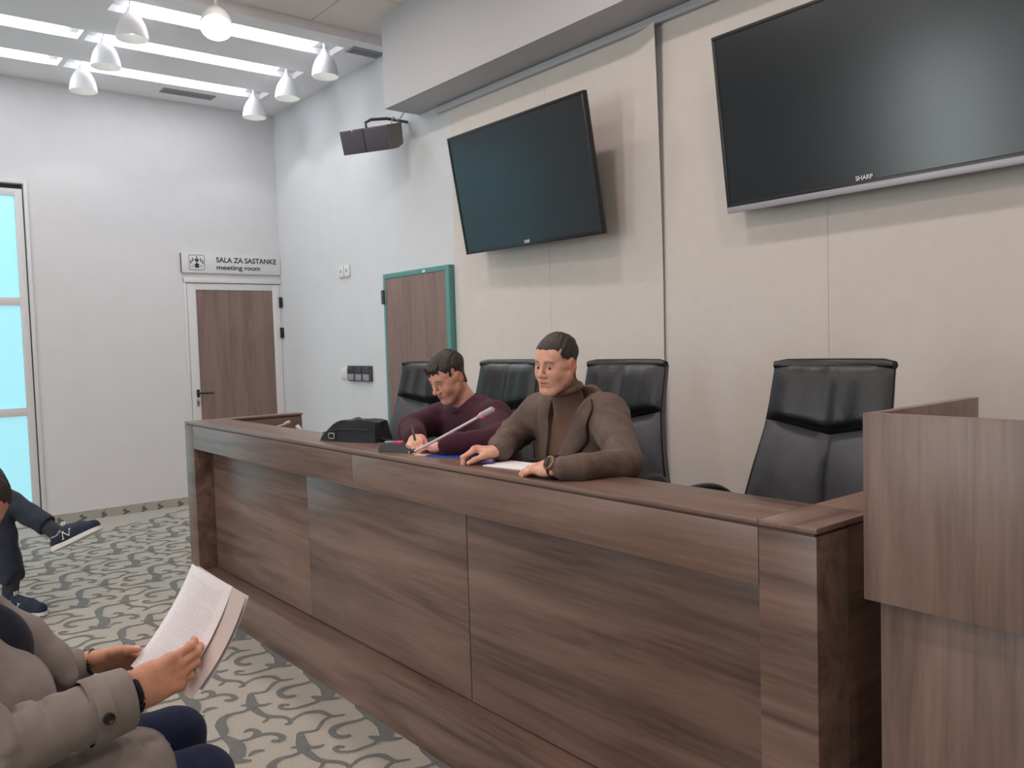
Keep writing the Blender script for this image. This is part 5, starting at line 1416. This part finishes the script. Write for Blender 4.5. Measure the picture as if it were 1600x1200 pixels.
bm.faces.new(T[0]); bm.faces.new(list(reversed(T[-1]))); bmesh.ops.recalc_face_normals(bm, faces=bm.faces)
bm_obj('cuff_strap', bm, M_['coat'], cu, 50, org=P3)
# far lapel roll, dark shirt in the opening, front edge with buttons
fl = Field((-2.25, .0, .66), (-1.85, .5, 1.02), .0065)
fl.chain([(-2.035, .10, .93), (-2.035, .22, .855), (-2.025, .29, .790), (-2.01, .335, .735), (-1.995, .355, .695)], [.035, .042, .042, .036, .025], k=.02, nrm=(.75, .4, .5), sq=.75)
cloth('lapel', fl, M_['coat'], m3, .002, 40, 3).parent = m3
fs = Field((-2.15, -.05, .62), (-1.75, .42, 1.02), .0075)
fs.cap((-1.95, .06, .66), (-1.95, .08, .93), .15, .14, k=.05, nrm=(0, 1, 0), sq=.9); fs.ell((-1.965, .20, .79), (.075, .095, .10), k=.06)
cloth('shirt', fs, M_['navy'], m3, .003, 30, 2)
for p in ((-1.945, .5, .792),):
    q = fc.hit(p, (0, -1, 0), .6, 240); button(Vector(q)+Vector((0, .004, 0)), (.45, .8, .35))
ep = [Vector(fc.hit(p, (0, -1, 0), .6, 240))+Vector((0, .002, 0)) for p in spline([(-1.995, .6, .875), (-1.972, .6, .83), (-1.950, .6, .775), (-1.925, .6, .72), (-1.90, .6, .67)], 5)]
tube('front_edge', [tuple(p) for p in ep], .0045, M_['coat'], ct_, 8)
# bracelets
M_['bead'] = plain('black_beads', (24, 22, 24), .35)
dl = Vector((.45, .89, .05)).normalized(); bx, by, _ = frame_from(dl)
for k_, s_ in enumerate((-.022, -.004)):
    br = thing('bracelet', ('black bead bracelet on the far wrist, nearer the sleeve', 'black bead bracelet on the far wrist, nearer the hand')[k_], 'bracelet', Vector(wrL)+dl*s_, 'bracelets of the reading man')
    for i in range(26):
        a = 2*math.pi*i/26
        bm = bmesh.new(); bmesh.ops.create_icosphere(bm, subdivisions=1, radius=.0042); bmesh.ops.translate(bm, vec=Vector(wrL)+dl*s_+bx*.0295*math.cos(a)+by*.0255*math.sin(a), verts=bm.verts)
        bm_obj('bead', bm, M_['bead'], br, 180)
# dark cuff thread at the near wrist
tube('shirt_cuff', [Vector(wrR)+Vector(ax)*.002+bx_ for bx_ in [frame_from(Vector(ax))[0]*.0315*math.cos(2*math.pi*i/20)+frame_from(Vector(ax))[1]*.030*math.sin(2*math.pi*i/20) for i in range(21)]], .006, M_['navy'], m3, 8)

# ------------------------------------------------------------------ printed pages
m, nt, b_ = new_mat('printed_page'); N, L = nt.nodes.new, nt.links.new
uv = N('ShaderNodeAttribute'); uv.attribute_name = 'page'
sx = N('ShaderNodeSeparateXYZ'); L(uv.outputs['Vector'], sx.inputs[0])
def mth(op, a, c=None):
    q = N('ShaderNodeMath'); q.operation = op
    for i, v in enumerate((a, c)):
        if v is None: continue
        if isinstance(v, (int, float)): q.inputs[i].default_value = v
        else: L(v, q.inputs[i])
    return q.outputs[0]
line = mth('LESS_THAN', mth('FRACT', mth('MULTIPLY', sx.outputs[1], 46.0)), .45)
n1 = N('ShaderNodeTexNoise'); n1.inputs['Scale'].default_value = 1.0; mp = N('ShaderNodeMapping'); mp.inputs['Scale'].default_value = (2.2, 46.0, 1); L(uv.outputs['Vector'], mp.inputs[0]); L(mp.outputs[0], n1.inputs['Vector'])
n2 = N('ShaderNodeTexNoise'); n2.inputs['Scale'].default_value = 1.0; mp2 = N('ShaderNodeMapping'); mp2.inputs['Scale'].default_value = (60, 46.0, 1); L(uv.outputs['Vector'], mp2.inputs[0]); L(mp2.outputs[0], n2.inputs['Vector'])
wrd = mth('GREATER_THAN', n2.outputs['Fac'], .42); par = mth('GREATER_THAN', n1.outputs['Fac'], .40)
inx = mth('MULTIPLY', mth('GREATER_THAN', sx.outputs[0], .12), mth('LESS_THAN', sx.outputs[0], .88)); iny = mth('MULTIPLY', mth('GREATER_THAN', sx.outputs[1], .08), mth('LESS_THAN', sx.outputs[1], .93))
ink = mth('MULTIPLY', mth('MULTIPLY', mth('MULTIPLY', line, wrd), par), mth('MULTIPLY', inx, iny))
mxc = N('ShaderNodeMix'); mxc.data_type = 'RGBA'; L(mth('MULTIPLY', ink, .24), mxc.inputs[0]); mxc.inputs[6].default_value = s2l((243, 243, 248)); mxc.inputs[7].default_value = s2l((120, 124, 136)); L(mxc.outputs[2], b_.inputs['Base Color'])
b_.inputs['Roughness'].default_value = .8; M_['printed'] = m
M_['page_back'] = plain('page_back', (216, 204, 200), .85)
pg = thing('printed_pages', 'stapled white printed pages held by the man in the grey coat', 'paper', (-1.85, .5, .70))
def page(name, BLc, BRc, TLc, TRc, bow, mat, th=.0012, back=None):
    n_ = 14; c = [Vector(v) for v in (BLc, BRc, TLc, TRc)]; nn = (c[1]-c[0]).cross(c[2]-c[0]).normalized()
    bm = bmesh.new(); lay = bm.verts.layers.float_vector.new('page'); T, B_ = [], []
    for j in range(n_+1):
        r1, r2 = [], []
        for i in range(n_+1):
            u, v = i/n_, j/n_
            p = c[0]*(1-u)*(1-v)+c[1]*u*(1-v)+c[2]*(1-u)*v+c[3]*u*v-nn*bow*(4*v*(1-v))-nn*bow*.8*(2*u-1)**2*(.3+.7*v)
            a = bm.verts.new(p); a[lay] = (u, v, 0); e = bm.verts.new(p-nn*th); e[lay] = (-1, -1, 0); r1.append(a); r2.append(e)
        T.append(r1); B_.append(r2)
    for j in range(n_):
        for i in range(n_):
            bm.faces.new((T[j][i], T[j][i+1], T[j+1][i+1], T[j+1][i])); q = bm.faces.new((B_[j][i], B_[j+1][i], B_[j+1][i+1], B_[j][i+1])); q.material_index = 1
        bm.faces.new((T[j][0], T[j+1][0], B_[j+1][0], B_[j][0])); bm.faces.new((T[j][n_], B_[j][n_], B_[j+1][n_], T[j+1][n_]))
    for i in range(n_):
        bm.faces.new((T[0][i], B_[0][i], B_[0][i+1], T[0][i+1])); bm.faces.new((T[n_][i], T[n_][i+1], B_[n_][i+1], B_[n_][i]))
    return bm_obj(name, bm, [M_[mat], M_['page_back']], pg, 60)
page('top_page', (-1.975, .478, .690), (-1.745, .505, .690), (-1.955, .612, .902), (-1.722, .618, .897), .012, 'printed')
page('under_page', (-1.965, .490, .688), (-1.700, .520, .690), (-1.950, .622, .897), (-1.664, .622, .889), .014, 'page_back')
page('under_page', (-1.955, .500, .686), (-1.700, .545, .700), (-1.945, .628, .893), (-1.675, .635, .882), .010, 'page')

# ------------------------------------------------------------------ person with crossed legs
P4 = (-5.5, .42, 0)
m4 = thing('person', 'seated person with crossed legs in dark jeans and navy sneakers', 'person', P4)
dr = Vector((.80, .60, 0)).normalized(); side = Vector((dr.y, -dr.x, 0))         # facing, right hand side
def off(f_, s_, z): v = Vector((-5.62, .335, 0))+dr*f_+side*s_; return (v.x, v.y, z)
hipL, hipR = off(0, -.10, .53), off(0, .10, .55)
knL, anL = (-5.235, .655, .520), (-5.185, .690, .13); knR, anR = (-5.335, .655, .640), (-5.025, .900, .425)
f = Field((-5.95, .02, .08), (-4.9, 1.02, .80), .0085)
f.cap(hipL, hipR, .125, .125, k=.05); f.cap(hipL, knL, .085, .066, k=.03); f.cap(knL, (-5.180, .690, .195), .066, .064, k=.02)
f.cap(hipR, knR, .085, .066, k=.03); f.cap(knR, mid(knR, anR, .80), .066, .056, k=.02)
def ends(d, X, Y, Z):
    d = np.maximum(d, .165-Z+0*X); q = np.array(anR)-np.array(knR); q /= np.linalg.norm(q); e = np.array(mid(knR, anR, .82))
    return np.maximum(d, (X-e[0])*q[0]+(Y-e[1])*q[1]+(Z-e[2])*q[2])
for g in (rings(knL, anL, 3, .005, 0, .9, 15), rings(knR, anR, 3, .005, 0, .9, 15)): f.fn(g)
cloth('jeans', f, M_['darkjeans'], m4, .003, 34, 6, ends)
def sneaker(per, heel, toe, up, label_side):
    """low running shoe; sole on the side away from up"""
    heel, toe, up = Vector(heel), Vector(toe), Vector(up); d_ = (toe-heel); L_ = d_.length; d_.normalize(); up = (up-d_*up.dot(d_)).normalized(); sd = d_.cross(up)
    Rm = np.array(((sd[0], d_[0], up[0]), (sd[1], d_[1], up[1]), (sd[2], d_[2], up[2])))
    k = L_/.285
    f = Field((-.075, -.03, -.01), (.075, .31, .15), .004)
    f.chain([(0, .035, .045), (0, .10, .050), (0, .18, .042), (0, .245, .036)], [.036, .037, .040, .033], k=.02)
    f.cap((0, .045, .05), (0, .052, .095), .034, .033, k=.02); f.cap((0, .10, .07), (0, .17, .055), .030, .028, k=.02)
    f.cap((0, .055, .09), (0, .06, .15), .024, .024, k=.006, op='s')
    f.fn(lambda d, X, Y, Z: np.maximum(d, .022-Z+0*X))
    V, F = f.nets(); u_ = np_mesh('shoe', place(V, Rm, heel, k), F, M_['shoe_navy'], per)
    T3 = lambda p: Vector(place([p], Rm, heel, k)[0])
    bm = bmesh.new(); ol = []
    for y, w_ in ((-.004, .018), (.004, .031), (.04, .036), (.10, .035), (.16, .041), (.21, .042), (.25, .034), (.276, .018), (.283, .006)): ol.append((y, w_))
    poly = [(w_, y) for y, w_ in ol]+[(-w_, y) for y, w_ in reversed(ol)]
    lo = [bm.verts.new(T3((x, y, .004 if y < .2 else .004+.05*(y-.2)))) for x, y in poly]; hi = [bm.verts.new(T3((x*1.03, y*1.0, .027 if y < .05 else .024+.03*max(0, y-.2)))) for x, y in poly]
    n = len(poly)
    for i in range(n): bm.faces.new((lo[i], lo[(i+1) % n], hi[(i+1) % n], hi[i]))
    bm.faces.new(lo); bm.faces.new(hi); bmesh.ops.recalc_face_normals(bm, faces=bm.faces); so_ = bm_obj('sole', bm, M_['shoe_white'], u_, 50, org=root_loc(per))
    fx = Field((-.075, -.03, -.01), (.075, .31, .15), .004)   # surface for marks
    fx.d[:] = f.d
    for s_ in (-1, 1):                                        # letter mark on both flanks
        def P_(y, z):
            q = fx.hit((s_*.075, y, z), (-s_, 0, 0), .075, 60); return T3(q+np.array((s_*.0016, 0, 0)))
        for seg in (((.098, .036), (.106, .068)), ((.106, .068), (.134, .040)), ((.134, .040), (.146, .068)), ((.090, .036), (.102, .036)), ((.098, .070), (.110, .070)), ((.138, .070), (.152, .070))):
            tube('side_mark', [P_(*seg[0]), P_(*mid(seg[0], seg[1])), P_(*seg[1])], .0021*k, M_['shoe_white'], u_, 6).parent = u_
        tube('collar_piping', [T3(fx.hit((s_*.075, y, z), (-s_, 0, 0), .075, 60)+np.array((s_*.001, 0, 0))) for y, z in ((.018, .078), (.035, .066), (.065, .066), (.092, .082))], .0022*k, M_['shoe_white'], u_, 6)
    for i in range(5):
        y = .105+.018*i; zt = fx.hit((0, y, .14), (0, 0, -1), .14, 100)[2]
        tube('lace', [T3((-.02, y, zt-.008)), T3((0, y+.004, zt+.002)), T3((.02, y, zt-.008))], .0022*k, M_['shoe_navy'], u_, 6)
    bm = bmesh.new(); add_box(bm, -.014, .014, .092, .096, .082, .122, .002); 
    for v in bm.verts: v.co = T3(tuple(v.co))
    bm_obj('tongue_tag', bm, M_['shoe_white'], u_, org=root_loc(per))
    bm = bmesh.new(); add_box(bm, -.022, .022, -.006, .004, .028, .05, .004)
    for v in bm.verts: v.co = T3(tuple(v.co))
    bm_obj('heel_tab', bm, M_['shoe_red'], u_, org=root_loc(per))
    return u_
M_['shoe_navy'] = fabric('navy_suede', (38, 46, 62), .2, 500, .85); M_['shoe_white'] = plain('white_rubber', (214, 212, 210), .5); M_['shoe_red'] = plain('dark_red_trim', (110, 48, 48), .6)
sneaker(m4, (-5.035, .884, .325), (-4.812, 1.068, .447), (-.35, -.20, .9), 1)
sneaker(m4, (-5.215, .640, .0), (-4.975, .812, .0), (0, 0, 1), 1)
fk = Field((-5.30, .55, .05), (-4.90, 1.05, .52), .006)
fk.cap(mid(knR, anR, .65), (-4.995, .924, .395), .040, .040, k=.01); fk.cap((-5.182, .690, .22), (-5.178, .672, .075), .042, .040, k=.01)
V, F = fk.nets(); np_mesh('socks', V, F, M_['sock'], m4)
# upper body, outside the frame to the side
f = Field((-6.05, -.25, .45), (-5.15, .75, 1.22), .0095)
f.cap(off(-.02, 0, .55), off(.0, 0, .92), .165, .175, k=.06, nrm=tuple(dr), sq=.75); f.cap(off(0, -.18, 1.02), off(0, .18, 1.02), .07, k=.06)
eR, eL, wR_, wL_ = off(.08, .28, .78), off(.08, -.28, .78), off(.28, .14, .70), off(.30, -.12, .68)
f.cap(off(0, .2, 1.0), eR, .062, .053, k=.03); f.cap(eR, wR_, .052, .038, k=.02); f.cap(off(0, -.2, 1.0), eL, .062, .053, k=.03); f.cap(eL, wL_, .052, .038, k=.02)
cloth('sweater', f, M_['navy'], m4, .003, 30, 9)
yaw4 = math.atan2(-dr.x, dr.y); hd = off(.06, 0, 1.27)
make_body(m4, (-6.0, -.15, .55), (-5.15, .72, 1.44), .0048, SKIN, dict(R=rot(yaw4, R(-6), 0), t=hd, s=.92, neck=off(0, 0, 1.03), seed=4),
    [(-1, hand_frame(wR_, tuple(Vector(wR_)-Vector(eR)), (0, 0, -1)), wR_, .95, [(.3, .4, .3)]*4, .03, (.5, .4, .3)), (1, hand_frame(wL_, tuple(Vector(wL_)-Vector(eL)), (0, 0, -1)), wL_, .95, [(.3, .4, .3)]*4, .03, (.5, .4, .3))],
    [(off(0, 0, 1.0), off(0, .2, 1.0), .06, .045), (off(0, 0, 1.0), off(0, -.2, 1.0), .06, .045), (off(0, .2, 1.0), eR, .045, .036), (eR, wR_, .036, .025), (off(0, -.2, 1.0), eL, .045, .036), (eL, wL_, .036, .025)])
